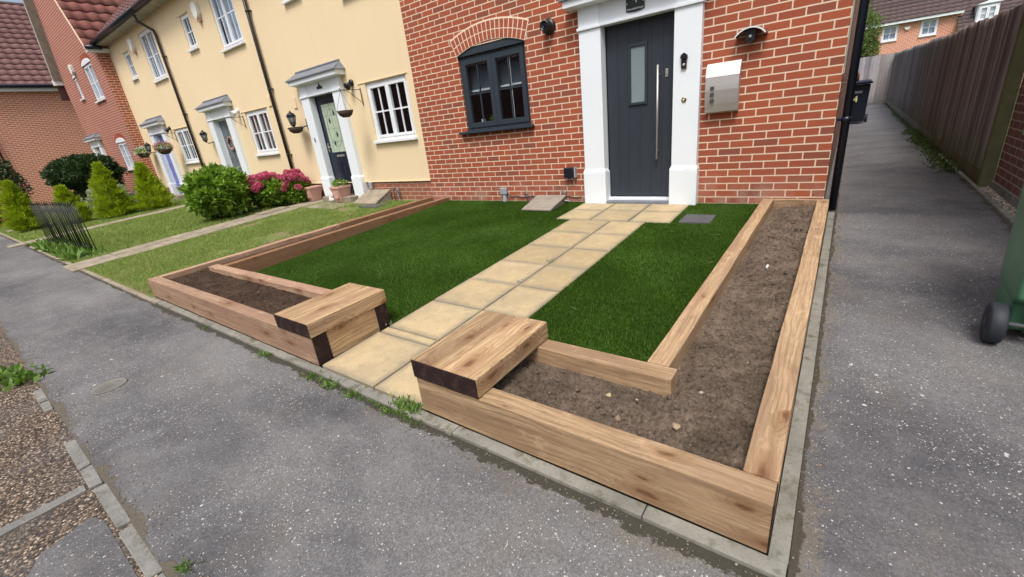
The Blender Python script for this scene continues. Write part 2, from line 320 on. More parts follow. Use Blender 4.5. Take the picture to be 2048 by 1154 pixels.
M['asphalt'] = asphalt_mat('pavement asphalt', (.134, .133, .133), .9, [(1, -4.235, .15, .35, (.15, .13, .10)), (1, -5.27, .055, .85, (.10, .085, .06)), (1, -4.235, .050, .95, (.040, .037, .026), .25)])
M['asphalt_alley'] = asphalt_mat('alley asphalt', (.122, .120, .122), .85, [(0, .107, .14, .4, (.17, .145, .10)), (0, .107, .026, .92, (.050, .042, .03), .30), (0, 1.27, .10, .85, (.05, .042, .03))])
M['road'] = aggregate_mat('road aggregate')
M['concrete'] = concrete_mat('concrete edging', (.25, .245, .215), .85)
M['kerb'] = concrete_mat('kerb concrete', (.235, .232, .215), .6, .7, 4.0)
M['concretelight'] = concrete_mat('old slab concrete', (.33, .285, .215), .6)
M['slab'] = slab_mat('buff paving slab')
M['sand'] = plain('joint grime', (.045, .038, .026), .95, .1, .4, 20)
M['woodR'] = wood_mat('new sleeper wood', (.40, .265, .145), (.64, .46, .285))
M['woodL'] = wood_mat('weathered sleeper wood', (.36, .23, .15), (.56, .39, .27), pink=1, dark=.4)
M['woodC'] = wood_mat('cap sleeper wood', (.42, .275, .14), (.66, .475, .29), dark=.75)
M['woodB'] = wood_mat('brown sleeper wood', (.24, .125, .06), (.36, .20, .105), pink=0)
g = G('dark stained end grain'); p_ = g.obj(); x_, y_, z_ = g.xyz(p_)
rr_ = g.math('SQRT', g.math('ADD', g.math('POWER', g.math('ADD', y_, .03), 2.0), g.math('POWER', g.math('ADD', z_, .16), 2.0)))
rg_ = g.math('MULTIPLY_ADD', g.math('SINE', g.math('MULTIPLY_ADD', rr_, 900.0, g.math('MULTIPLY', g.noise(p_, 14, 3), 9.0))), .5, .5)
c_ = g.mix(g.math('MULTIPLY', rg_, .6), (.014, .007, .007), (.045, .022, .018)); c_ = g.mix(g.math('MULTIPLY', g.ramp(g.noise(p_, 20, 5, .7), [(.5, 0.0), (.72, 1.0)]), .55), c_, (.10, .062, .048))
g.bump(g.math('ADD', rg_, g.noise(p_, 90, 3)), .6, .002); M['tar'] = g.fin(c_, .75, .25)
M['soil'] = soil_mat('dry soil', (.155, .115, .083), (.37, .29, .225), (.075, .054, .038))
M['soildark'] = soil_mat('dark soil', (.075, .049, .034), (.15, .10, .07), (.04, .026, .02))
M['dirt'] = soil_mat('gutter dirt', (.045, .038, .026), (.10, .085, .06), (.03, .03, .02))
M['pebble'] = None
g = G('pebbles'); i_ = g.island(); M['pebble'] = g.fin(g.mix(g.noise(g.pos(), 60, 3), g.ramp(i_, [(0, (.10, .075, .055)), (.5, (.24, .18, .13)), (1, (.45, .37, .28))]), (.2, .15, .1)), .8, .3)
g = G('white grit'); i_ = g.island(); M['grit'] = g.fin(g.ramp(i_, [(0, (.30, .28, .25)), (1, (.70, .69, .66))]), .7, .3)
M['turf'] = leaf_mat('artificial turf', (.018, .054, .002), (.082, .182, .008), .6, .15, 2.0)
M['turfbase'] = plain('turf backing', (.012, .028, .002), .9, .1, .3, 20)
M['grass'] = leaf_mat('lawn grass', (.075, .145, .022), (.36, .44, .13), .6, .3, 1.6)
g = G('lawn ground'); P_ = g.pos(); M['lawn'] = g.fin(g.mix(g.ramp(g.noise(P_, 2.2, 5, .7), [(.48, 0.0), (.62, 1.0)]), g.mix(g.noise(P_, 40, 3), (.09, .13, .03), (.17, .21, .06)), (.20, .16, .10)), .9, .1)
M['leafgreen'] = leaf_mat('glossy green leaf', (.05, .13, .012), (.27, .42, .06), .4, .3, 5)
M['leafdark'] = leaf_mat('dark hedge leaf', (.010, .028, .010), (.045, .085, .028), .45, .2, 4)
M['leafconif'] = leaf_mat('golden conifer foliage', (.11, .19, .008), (.46, .55, .03), .6, .35, 6)
M['leafvar'] = leaf_mat('pale variegated leaf', (.10, .15, .09), (.50, .55, .42), .5, .3, 6)
M['leafyellow'] = leaf_mat('yellow brown shrub leaf', (.12, .12, .02), (.40, .33, .08), .5, .3, 6)
M['leaftree'] = leaf_mat('tree leaf', (.07, .12, .03), (.20, .28, .10), .5, .35, 2)
M['weed'] = leaf_mat('weed leaf', (.05, .12, .02), (.18, .30, .06), .5, .3, 8)
M['weeddark'] = leaf_mat('dull weed leaf', (.035, .07, .02), (.13, .19, .06), .6, .25, 8)
M['pink'] = leaf_mat('pink hydrangea petal', (.42, .05, .15), (.78, .22, .40), .6, .3, 9)
M['bark'] = plain('bark', (.07, .05, .035), .9, .1, .4, 12, bump=.8, bs=30)
M['fence'] = fence_mat('weathered fence board')
M['post'] = plain('mossy post', (.17, .17, .09), .9, .1, .4, 6, bump=.5, bs=40)
M['bingreen'] = plain('green bin plastic', (.085, .225, .125), .42, .4, .08, 4, bump=.1, bs=250)
M['binblack'] = plain('black bin plastic', (.008, .012, .022), .42, .4, .1, 4)
M['rubber'] = plain('tyre rubber', (.022, .026, .035), .6, .35, .15, 12, bump=.2, bs=200)
M['cream_paint'] = plain('cream numeral paint', (.60, .58, .30), .6, .3, .05, 3)
M['signwhite'] = plain('sign white', (.75, .76, .72), .5, .3, .02, 3)
M['signgreen'] = plain('dark green plaque', (.014, .028, .026), .35, .5, .1, 5)
M['terracotta'] = plain('pale terracotta', (.52, .31, .25), .8, .2, .12, 8)
M['iron'] = plain('black painted iron', (.010, .014, .018), .45, .4, .3, 12)
M['wicker'] = plain('coir basket liner', (.07, .052, .04), .9, .1, .6, 40, bump=1, bs=60)
M['lampglass'] = plain('lamp glass', (.30, .33, .32), .15, .6, .05, 3)
M['rock'] = plain('grey stone', (.22, .25, .25), .85, .2, .6, 6, bump=.8, bs=20)
M['pinkstone'] = plain('white stone ornament', (.65, .63, .60), .8, .2, .2, 20)
M['lightgrey'] = plain('lamp metal', (.10, .115, .13), .35, .5, .1, 8)
M['greyslat'] = plain('weathered grey slat', (.27, .24, .20), .85, .2, .35, 10, bump=.6, bs=60)
M['drainslate'] = plain('dark inspection cover', (.085, .085, .095), .7, .3, .25, 20, bump=.4)
M['hill'] = plain('distant ground', (.10, .13, .05), .9, .1, .3, .05)

# ------------------------------------------------------------------ object helpers
ORG = {}
def tag(o, label=None, cat=None, group=None, kind=None):
    if label: o['label'] = label
    if cat: o['category'] = cat
    if group: o['group'] = group
    if kind: o['kind'] = kind
    return o
def empty(name, loc, label, cat, group=None):
    o = bpy.data.objects.new(name, None); col.objects.link(o); o.location = loc; ORG[o] = Vector(loc); o.empty_display_size = .1
    return tag(o, label, cat, group)
def obj_from(name, me, mats, parent=None, smooth=False):
    if not isinstance(mats, (list, tuple)): mats = [mats]
    for m in mats: me.materials.append(m)
    o = bpy.data.objects.new(name, me); col.objects.link(o)
    if smooth:
        me.polygons.foreach_set('use_smooth', [True] * len(me.polygons))
    if parent is not None: o.parent = parent
    ORG[o] = ORG.get(parent, Vector((0, 0, 0))) if parent is not None else Vector((0, 0, 0))
    return o
class MB:
    """collects shapes in WORLD coordinates, then build() makes one mesh, relative to the parent's origin"""
    def __init__(s): s.b = bmesh.new(); s.mi = 0
    def face(s, pts):
        vs = [s.b.verts.new(p) for p in pts]; f = s.b.faces.new(vs); f.material_index = s.mi; return f
    def hexa(s, p):   # 8 points: bottom 4 ccw, top 4 ccw
        v = [s.b.verts.new(q) for q in p]
        for a in ((3, 2, 1, 0), (4, 5, 6, 7), (0, 1, 5, 4), (1, 2, 6, 5), (2, 3, 7, 6), (3, 0, 4, 7)):
            f = s.b.faces.new([v[i] for i in a]); f.material_index = s.mi
        return v
    def box(s, x0, x1, y0, y1, z0, z1, bev=0):
        if bev:
            t = bmesh.new(); vs = [t.verts.new(q) for q in ((x0, y0, z0), (x1, y0, z0), (x1, y1, z0), (x0, y1, z0), (x0, y0, z1), (x1, y0, z1), (x1, y1, z1), (x0, y1, z1))]
            for a in ((3, 2, 1, 0), (4, 5, 6, 7), (0, 1, 5, 4), (1, 2, 6, 5), (2, 3, 7, 6), (3, 0, 4, 7)): t.faces.new([vs[i] for i in a])
            bmesh.ops.bevel(t, geom=t.edges[:], offset=bev, segments=2, affect='EDGES', profile=.6)
            s.merge(t)
        else:
            s.hexa([(x0, y0, z0), (x1, y0, z0), (x1, y1, z0), (x0, y1, z0), (x0, y0, z1), (x1, y0, z1), (x1, y1, z1), (x0, y1, z1)])
        return s
    def merge(s, t):
        mp = {}
        for v in t.verts: mp[v] = s.b.verts.new(v.co)
        for f in t.faces:
            nf = s.b.faces.new([mp[v] for v in f.verts]); nf.material_index = s.mi; nf.smooth = f.smooth
        t.free()
    def tube(s, pts, r, n=10, cap=True, r2=None):
        pts = [Vector(p) for p in pts]; rings = []
        for i, p in enumerate(pts):
            d = (pts[min(i + 1, len(pts) - 1)] - pts[max(i - 1, 0)]).normalized()
            a = d.cross(Vector((0, 0, 1)));
            if a.length < .05: a = d.cross(Vector((0, 1, 0)))
            a.normalize(); b = d.cross(a); rr = r if r2 is None else r + (r2 - r) * i / (len(pts) - 1)
            rings.append([s.b.verts.new(p + (a * math.cos(t) + b * math.sin(t)) * rr) for t in [2 * math.pi * k / n for k in range(n)]])
        for A, B in zip(rings, rings[1:]):
            for k in range(n):
                f = s.b.faces.new([A[k], A[(k + 1) % n], B[(k + 1) % n], B[k]]); f.material_index = s.mi; f.smooth = True
        if cap:
            for q in (rings[0][::-1], rings[-1]):
                f = s.b.faces.new(q); f.material_index = s.mi
        return s
    def lathe(s, prof, c, axis='Z', n=24):
        """prof: (radius, height) pairs"""
        rings = []
        for r, h in prof:
            ring = []
            for k in range(n):
                a = 2 * math.pi * k / n; u, v = r * math.cos(a), r * math.sin(a)
                p = {'Z': (u, v, h), 'Y': (u, h, v), 'X': (h, u, v)}[axis]
                ring.append(s.b.verts.new((c[0] + p[0], c[1] + p[1], c[2] + p[2])))
            rings.append(ring)
        for A, B in zip(rings, rings[1:]):
            for k in range(n):
                f = s.b.faces.new([A[k], A[(k + 1) % n], B[(k + 1) % n], B[k]]); f.material_index = s.mi; f.smooth = True
        for q in (rings[0][::-1], rings[-1]):
            try:
                f = s.b.faces.new(q); f.material_index = s.mi
            except ValueError: pass
        return s
    def prism(s, poly, a0, a1, axis='Y'):
        """poly in (u,v); axis Y: u=x v=z ; axis X: u=y v=z ; axis Z: u=x v=y"""
        def P(u, v, a): return {'Y': (u, a, v), 'X': (a, u, v), 'Z': (u, v, a)}[axis]
        A = [s.b.verts.new(P(u, v, a0)) for u, v in poly]; B = [s.b.verts.new(P(u, v, a1)) for u, v in poly]
        for q in (A[::-1], B): s.b.faces.new(q).material_index = s.mi
        n = len(poly)
        for k in range(n): s.b.faces.new([A[k], A[(k + 1) % n], B[(k + 1) % n], B[k]]).material_index = s.mi
        return s
    def build(s, name, mats, parent=None, label=None):
        bmesh.ops.recalc_face_normals(s.b, faces=s.b.faces[:])
        o0 = ORG.get(parent, Vector((0, 0, 0))) if parent is not None else Vector((0, 0, 0))
        bmesh.ops.translate(s.b, vec=-o0, verts=s.b.verts[:])
        me = bpy.data.meshes.new(name); s.b.to_mesh(me); s.b.free()
        o = obj_from(name, me, mats, parent)
        if label: o['label'] = label
        return o
def np_mesh(name, V, k, mats, parent=None, smooth=False, matidx=None):
    """V: (n*k,3) loose faces of k verts each"""
    V = np.asarray(V, dtype=np.float32).reshape(-1, 3); nf = len(V) // k
    if parent is not None: V = V - np.array(ORG[parent], dtype=np.float32)
    me = bpy.data.meshes.new(name); me.vertices.add(len(V)); me.vertices.foreach_set('co', V.ravel())
    me.loops.add(nf * k); me.loops.foreach_set('vertex_index', np.arange(nf * k, dtype=np.int32))
    me.polygons.add(nf); me.polygons.foreach_set('loop_start', np.arange(0, nf * k, k, dtype=np.int32))
    try: me.polygons.foreach_set('loop_total', np.full(nf, k, dtype=np.int32))
    except Exception: pass
    if matidx is not None: me.polygons.foreach_set('material_index', np.asarray(matidx, dtype=np.int32))
    me.update(calc_edges=True); me.validate()
    return obj_from(name, me, mats, parent, smooth)
def grid_mesh(name, X, Y, Z, mats, parent=None, smooth=True, mask=None):
    ny, nx = X.shape; V = np.stack([X, Y, Z], -1).reshape(-1, 3).astype(np.float32)
    idx = np.arange(ny * nx).reshape(ny, nx)
    F = np.stack([idx[:-1, :-1], idx[:-1, 1:], idx[1:, 1:], idx[1:, :-1]], -1).reshape(-1, 4)
    if mask is not None: F = F[mask[:-1, :-1].ravel()]
    me = bpy.data.meshes.new(name); me.vertices.add(len(V)); me.vertices.foreach_set('co', V.ravel())
    me.loops.add(len(F) * 4); me.loops.foreach_set('vertex_index', F.ravel().astype(np.int32))
    me.polygons.add(len(F)); me.polygons.foreach_set('loop_start', np.arange(0, len(F) * 4, 4, dtype=np.int32))
    me.update(calc_edges=True); me.validate()
    return obj_from(name, me, mats, parent, smooth)
def vnoise(x, y, seed=0):
    def h(i, j): return np.modf(np.abs(np.sin(i * 127.1 + j * 311.7 + seed * 74.7) * 43758.5453))[0]
    xi, yi = np.floor(x), np.floor(y); xf, yf = x - xi, y - yi; u, v = xf * xf * (3 - 2 * xf), yf * yf * (3 - 2 * yf)
    return (h(xi, yi) * (1 - u) + h(xi + 1, yi) * u) * (1 - v) + (h(xi, yi + 1) * (1 - u) + h(xi + 1, yi + 1) * u) * v
def fbm(x, y, sc, oct=4, seed=0, g=.5):
    r, a, t = 0, 1, 0
    for o in range(oct): r = r + a * vnoise(x * sc, y * sc, seed + o); t += a; a *= g; sc *= 2.03
    return r / t
def dup(o, loc=None, rotz=None, parent=None, scale=None):
    c = o.copy(); col.objects.link(c)
    if parent is not None: c.parent = parent
    if loc is not None: c.location = loc
    if rotz is not None: c.rotation_euler = (0, 0, rotz)
    if scale is not None: c.scale = scale
    for ch in [q for q in bpy.data.objects if q.parent == o and q != c]: dup(ch, parent=c)
    return c
def unit(n):
    v = rng.normal(size=(n, 3)); return v / np.linalg.norm(v, axis=1)[:, None]
def leaf_quads(P, D, U, L, W, fold=.25):
    """P base, D direction (unit), U approx up normal; 4-vert rhomb leaves"""
    S = np.cross(D, U); S /= np.linalg.norm(S, axis=1)[:, None] + 1e-9; N = np.cross(S, D)
    L = np.asarray(L).reshape(-1, 1); W = np.asarray(W).reshape(-1, 1)
    mid = P + D * L * .45 + N * W * fold
    return np.stack([P, mid + S * W - N * W * fold, P + D * L, mid - S * W - N * W * fold], 1).reshape(-1, 3)
def blades(P, h, wd, lean=.35):
    n = len(P); a = rng.uniform(0, 2 * np.pi, n); S = np.stack([np.cos(a), np.sin(a), 0 * a], 1) * (wd / 2)
    t = rng.normal(size=(n, 2)) * lean; hh = h * rng.uniform(.6, 1.2, n)
    tip = P + np.stack([t[:, 0] * hh, t[:, 1] * hh, hh], 1)
    return np.stack([P - S, P + S, tip], 1).reshape(-1, 3)
def bush_leaves(c, rad, n, L, W, lump=.18, shell=.45, seed=0, up=.4, flat=None, kz=1.0):
    d = unit(n); th = np.arctan2(d[:, 1], d[:, 0]); ph = d[:, 2]
    lumpf = 1 + lump * (2 * fbm(th * 2.2 + 9, ph * 3 + 5, 1.3, 3, seed) - 1) * 1.6
    r = (rng.uniform(0, 1, n) ** (1 / 3)) * (1 - shell) + shell; r = np.minimum(r, 1) * lumpf
    P = np.array(c) + d * r[:, None] * np.array(rad)
    D = d * .7 + unit(n) * .8 + np.array([0, 0, up]); D /= np.linalg.norm(D, axis=1)[:, None]
    U = unit(n) + np.array([0, 0, 1.2])
    return leaf_quads(P, D, U, L * rng.uniform(.6, 1.2, n), W * rng.uniform(.7, 1.2, n)), P
def text_mesh(name, s, size, mat, loc, rot, parent, extrude=.001):
    cu = bpy.data.curves.new(name, 'FONT'); cu.body = s; cu.size = size; cu.extrude = extrude; cu.align_x = 'CENTER'; cu.align_y = 'CENTER'
    t = bpy.data.objects.new('tmp', cu); col.objects.link(t); bpy.context.view_layer.update()
    me = bpy.data.meshes.new_from_object(t.evaluated_get(bpy.context.evaluated_depsgraph_get())); bpy.data.objects.remove(t); bpy.data.curves.remove(cu)
    me.transform(Matrix.Translation(Vector(loc) - ORG[parent]) @ Matrix.Rotation(rot[2], 4, 'Z') @ Matrix.Rotation(rot[0], 4, 'X'))
    return obj_from(name, me, mat, parent)

# ------------------------------------------------------------------ terrain heights
def gz(y): return .048 * y                                    # garden ground falls to the street
def tz(y): return .06 + .0145 * y                             # top of the sleepers
def az(y):                                                    # alley
    return float(np.interp(y, [-9, -4.2, 0, 6, 18.6, 40], [-.22, -.22, -.085, -.03, .165, .3]))
ZP = -.22
# ------------------------------------------------------------------ the setting
g0 = MB()
g0.face([(-400, -400, -.36), (400, -400, -.36), (400, 400, -.36), (-400, 400, -.36)])
tag(g0.build('ground', M['hill']), kind='structure')
# pavement along the street
m = MB(); xs = [-60, -20, -12, -8, -6, -4, -2, 0, .12, 1.27, 4, 30]
m.face([(-60, -5.27, ZP), (30, -5.27, ZP), (30, -4.235, ZP), (-60, -4.235, ZP)])
tag(m.build('pavement', M['asphalt']), kind='structure')
ys = [-4.235, -3, -2, -1, 0, 2, 4, 6, 10, 14, 18.6, 26]
m = MB()
for a, b in zip(ys, ys[1:]):
    m.face([(.108, a, az(a)), (1.27, a, az(a)), (1.27, b, az(b)), (.108, b, az(b))])
for a, b in zip(ys[4:], ys[5:]):
    m.face([(.0, a, az(a) - .002), (.108, a, az(a) - .002), (.108, b, az(b) - .002), (.0, b, az(b) - .002)])
m.face([(.0, 12, az(12)), (.0, 26, az(26)), (-3, 26, az(26)), (-3, 12, az(12))])
tag(m.build('alley_path', M['asphalt_alley']), kind='structure')
m = MB(); m.face([(1.40, -4.235, -.226), (30, -4.235, -.226), (30, -1.0, -.16), (1.40, -1.0, -.16)]); m.face([(4.5, -1.0, -.16), (30, -1.0, -.16), (30, 2, -.1), (4.5, 2, -.1)])
tag(m.build('driveway', M['asphalt_alley']), kind='structure')
m = MB(); m.face([(-60, -30, -.232), (30, -30, -.232), (30, -5.27, -.232), (-60, -5.27, -.232)])
tag(m.build('road', M['road']), kind='structure')
# broken flush road edging and the cross strip of concrete
m = MB(); x = -4.15
while x < 3:
    L = rnd.uniform(.16, .5)
    if not (-3.75 < x < -3.2 or -3.0 < x < -2.75):
        t = MB(); wd = rnd.uniform(.044, .056); c0 = -5.292 + rnd.uniform(-.006, .006); n_ = 5; e0 = [(x + rnd.uniform(0, .02), c0 - wd / 2), (x + L - rnd.uniform(.008, .03), c0 - wd / 2 + rnd.uniform(-.006, .006)), (x + L - rnd.uniform(.008, .02), c0 + wd / 2 + rnd.uniform(-.006, .006)), (x + rnd.uniform(0, .02), c0 + wd / 2)]
        top = rnd.uniform(-.223, -.2165); m.hexa([(a, b, -.3) for a, b in e0] + [(a, b, top + rnd.uniform(-.002, .002)) for a, b in e0])
    x += L
bmesh.ops.bevel(m.b, geom=m.b.edges[:], offset=.004, segments=1, affect='EDGES')
tag(m.build('road_kerb', M['kerb']), kind='structure')
m = MB(); m.hexa([(-2.565, -7.5, -.30), (-2.505, -7.5, -.30), (-2.51, -5.33, -.30), (-2.57, -5.33, -.30), (-2.565, -7.5, -.2275), (-2.505, -7.5, -.2275), (-2.51, -5.33, -.2255), (-2.57, -5.33, -.2255)])
tag(m.build('concrete_strip', M['kerb']), kind='structure')
m = MB(); m.face([(-2.28, -5.36, -.2295), (-2.22, -5.52, -.2295), (-2.02, -5.62, -.2295), (-1.7, -5.60, -.2295), (-1.55, -5.33, -.2295), (-2.2, -5.33, -.2295)])
tag(m.build('road_patch', M['asphalt']), kind='structure')
# flush concrete edging round the garden
m = MB(); x = -5.78
while x < .1:
    L = min(.91, .108 - x); m.box(x, x + L - .004, -4.24 + rnd.uniform(-.003, .003), -4.182, -.35, -.203, bev=.004); x += .91
y = -4.182
while y < .0:
    L = min(.91, -.0 - y)
    a, b = y, y + L - .004
    m.hexa([(.054, a, -.4), (.106, a, -.4), (.106, b, -.4), (.054, b, -.4), (.054, a, az(a) + .015), (.106, a, az(a) + .015), (.106, b, az(b) + .015), (.054, b, az(b) + .015)]); y += .91
tag(m.build('garden_edging', M['concrete']), kind='structure')
m = MB(); x = -30
while x < -5.8:
    if not (-9.7 < x < -9.2 or -14.7 < x < -14.0): m.box(x, x + .9, -4.255, -4.21, -.35, -.20, bev=.004)
    x += .91
tag(m.build('neighbour_edging', M['concretelight']), kind='structure')
# lawn ground of the neighbours
m = MB()
for a, b in ((-60, -9.62), (-8.75, -5.72), (-9.62, -8.75)):
    m.face([(a, -4.21, gz(-4.21) - (.008 if a == -9.62 else 0)), (b, -4.21, gz(-4.21) - (.008 if a == -9.62 else 0)), (b, 0.02, -.008), (a, 0.02, -.008)])
m.face([(-60, .02, -.008), (-19, .02, -.008), (-19, 30, .2), (-60, 30, .2)])
tag(m.build('lawn_ground', M['lawn']), kind='structure')
# turf backing, with the notches for the path and the drain cover left solid below
m = MB()
def gquad(x0, x1, y0, y1, dz=0): m.face([(x0, y0, gz(y0) + dz), (x1, y0, gz(y0) + dz), (x1, y1, gz(y1) + dz), (x0, y1, gz(y1) + dz)])
gquad(-5.62, -.0, -4.18, .0, -.03)
tag(m.build('garden_ground', M['sand']), kind='structure')
m = MB(); gquad(-5.22, -2.44, -3.62, -.84); gquad(-5.22, -2.65, -.84, -.0); gquad(-1.52, -.52, -3.62, -.84); gquad(-1.26, -.52, -.84, 0)
tb = m.build('turf_base', M['turfbase']); tag(tb, kind='structure')

# ------------------------------------------------------------------ paths of slabs
def slabs(name, rects, mat, top, thick=.04, bev=.005, jit=.0015):
    b = bmesh.new(); la = b.verts.layers.float.new('edge')
    for (x0, x1, y0, y1) in rects:
        dz, tx, ty = rnd.uniform(-jit, jit), rnd.uniform(-.003, .003), rnd.uniform(-.003, .003); g_ = .0062
        def V(x, y, z, e):
            v = b.verts.new((x, y, z + top(y) + dz + (x - x0) * tx + (y - y0) * ty)); v[la] = e; return v
        def ring(ins, z, e):
            a0, a1, c0, c1 = x0 + g_ + ins, x1 - g_ - ins, y0 + g_ + ins, y1 - g_ - ins; P = []
            for (xa, ya, xb, yb_) in ((a0, c0, a1, c0), (a1, c0, a1, c1), (a1, c1, a0, c1), (a0, c1, a0, c0)):
                for k in range(4): t = k / 4; P.append((xa + (xb - xa) * t, ya + (yb_ - ya) * t))
            return [V(x, y, z + rnd.uniform(-.0006, .0006), e) for x, y in P]
        w_ = min(x1 - x0, y1 - y0); R_ = [ring(0, -thick, 1), ring(0, -bev, 1), ring(bev, 0, 1), ring(min(.055, w_ * .3), 0, .25), ring(min(.13, w_ * .4), 0, 0)]
        for A, B in zip(R_, R_[1:]):
            for k in range(16): b.faces.new([A[k], A[(k + 1) % 16], B[(k + 1) % 16], B[k]])
        b.faces.new(R_[-1])
    bmesh.ops.recalc_face_normals(b, faces=b.faces[:]); me = bpy.data.meshes.new(name); b.to_mesh(me); b.free()
    return tag(obj_from(name, me, mat), kind='structure')
rc = []
for a, b in ((-2.64, -2.18), (-2.18, -1.72), (-1.72, -1.26)):
    rc += [(a, b, -.42, -.085), (a, b, -.84, -.42)]
yy = -.845
for k in range(6):
    y1 = yy; y0 = yy - .4635; rc += [(-2.44, -1.98 + .06, y0, y1), (-1.98 + .06, -1.515, y0, y1)]; yy = y0
yb = yy                                             # about -3.626
rc += [(-2.44, -1.92, yb - .082, yb), (-1.92, -1.515, yb - .082, yb)]
rc += [(-2.445, -1.905, -4.178, yb - .082), (-1.905, -1.49, -4.178, yb - .082)]
slabs('garden_path', rc, M['slab'], lambda y: gz(y) + .008)
rc = []; yy = -.75
while yy > -4.1:
    L = .6; rc += [(-9.58, -9.22, yy - L, yy), (-9.17, -8.78, yy - L, yy)]; yy -= L
rc += [(-9.35, -8.75, -.75, -.03), (-8.75, -8.15, -.75, -.03), (-8.15, -7.55, -.75, -.03)]
slabs('neighbour_path', rc, M['concretelight'], lambda y: gz(y) + .012, jit=.006)
rc = []; yy = -.3
while yy > -4.1: rc += [(-14.75, -14.25, yy - .6, yy)]; yy -= .6
slabs('far_garden_path', rc, M['concretelight'], lambda y: gz(y) + .02, jit=.006)
rc = []; yy = -.5
while yy > -4.1: rc += [(-19.1, -18.5, yy - .6, yy)]; yy -= .6
slabs('farthest_garden_path', rc, M['concretelight'], lambda y: gz(y) + .02, jit=.006)

# ------------------------------------------------------------------ sleepers
def timber(name, parent, p0, p1, w, h, mat, ends=(0, 0), wob=.002):
    """sawn timber from p0 to p1 (centre of the top face), w wide, h high; local X along its length"""
    p0, p1 = Vector(p0), Vector(p1); d = p1 - p0; L = d.length
    t = bmesh.new(); ns = max(2, int(L / .3))
    rings = []
    for i in range(ns + 1):
        x = L * i / ns; jy, jz = rnd.uniform(-wob, wob), rnd.uniform(-wob, wob)
        rings.append([t.verts.new((x, a * w / 2 + jy, b + jz)) for a, b in ((-1, -h), (1, -h), (1, 0), (-1, 0))])
    for A, B in zip(rings, rings[1:]):
        for k in range(4): t.faces.new([A[k], A[(k + 1) % 4], B[(k + 1) % 4], B[k]])
    e0 = t.faces.new(rings[0][::-1]); e1 = t.faces.new(rings[-1])
    e0.material_index = ends[0]; e1.material_index = ends[1]
    bmesh.ops.recalc_face_normals(t, faces=t.faces[:])
    sharp = [e for e in t.edges if len(e.link_faces) == 2 and e.calc_face_angle() > .8]
    bmesh.ops.bevel(t, geom=sharp, offset=.004, segments=2, affect='EDGES', profile=.5)
    for f in t.faces:
        f.smooth = False
        if abs(f.normal.x) > .25 and f.calc_area() < .003: f.material_index = ends[0] if f.calc_center_median().x < L / 2 else ends[1]
    me = bpy.data.meshes.new(name); t.to_mesh(me); t.free()
    me.materials.append(mat); me.materials.append(M['tar'])
    o = bpy.data.objects.new(name, me); col.objects.link(o); o.parent = parent
    o.location = p0 - ORG[parent]; o.rotation_mode = 'QUATERNION'
    xa = d.normalized(); ya = Vector((0, 0, 1)).cross(xa).normalized(); za = xa.cross(ya)
    o.rotation_quaternion = Matrix((xa, ya, za)).transposed().to_quaternion(); ORG[o] = ORG[parent]
    return o
bR = empty('raised_bed', (-.7, -3.8, -.2), 'L shaped raised bed of new pale timber sleepers on the right beside the alley', 'raised bed', 'sleeper raised beds')
timber('front_sleeper', bR, (-1.488, -4.13, tz(-4.13)), (.052, -4.13, tz(-4.13)), .1, .2, M['woodR'], (0, 1))
def sl(name, par, x, y0, y1, mat, h=.2, ends=(0, 0), w=.1): return timber(name, par, (x, y0, tz(y0)), (x, y1, tz(y1)), w, h, mat, ends)
sl('side_sleeper', bR, 0.0, -4.078, -1.70, M['woodR'], ends=(0, 0)); sl('side_sleeper', bR, -.002, -1.697, -.02, M['woodR'])
sl('inner_sleeper', bR, -.482, -3.588, -.02, M['woodR'])
timber('cross_sleeper', bR, (-1.49, -3.64, tz(-3.64) - .001), (-.392, -3.64, tz(-3.64) - .001), .1, .2, M['woodR'])
timber('back_sleeper', bR, (-.43, -.045, tz(0)), (-.052, -.045, tz(0)), .05, .16, M['woodR'])
sl('pier_sleeper', bR, -1.44, -4.078, -3.692, M['woodC'], h=.198)
for k, (a, dy) in enumerate(((-1.387, 0), (-1.178, .004))):
    timber('cap_sleeper', bR, (a, -4.19, tz(-4.19) + .1), (a, -3.59 + dy, tz(-3.59) + .1), .2085, .0985, M['woodC'], (1, 0))
bL = empty('raised_bed', (-4, -3.9, -.2), 'L shaped raised bed of pinkish timber sleepers on the left beside the neighbour lawn', 'raised bed', 'sleeper raised beds')
timber('front_sleeper', bL, (-5.70, -4.13, tz(-4.13)), (-2.452, -4.13, tz(-4.13)), .1, .2, M['woodL'], (1, 1))
sl('side_sleeper', bL, -5.65, -4.078, -1.9, M['woodL']); sl('side_sleeper', bL, -5.648, -1.897, -.02, M['woodB'])
sl('inner_sleeper', bL, -5.25, -3.588, -.03, M['woodB'])
timber('cross_sleeper', bL, (-5.42, -3.64, tz(-3.64)), (-2.455, -3.64, tz(-3.64)), .1, .2, M['woodL'], (0, 1))
sl('pier_sleeper', bL, -2.505, -4.078, -3.692, M['woodC'], h=.198)
for k, (a, dy) in enumerate(((-2.76, 0), (-2.552, .003))):
    timber('cap_sleeper', bL, (a, -4.192, tz(-4.19) + .1), (a, -3.588 + dy, tz(-3.59) + .1), .2075, .0985, M['woodC'], (1, 0))

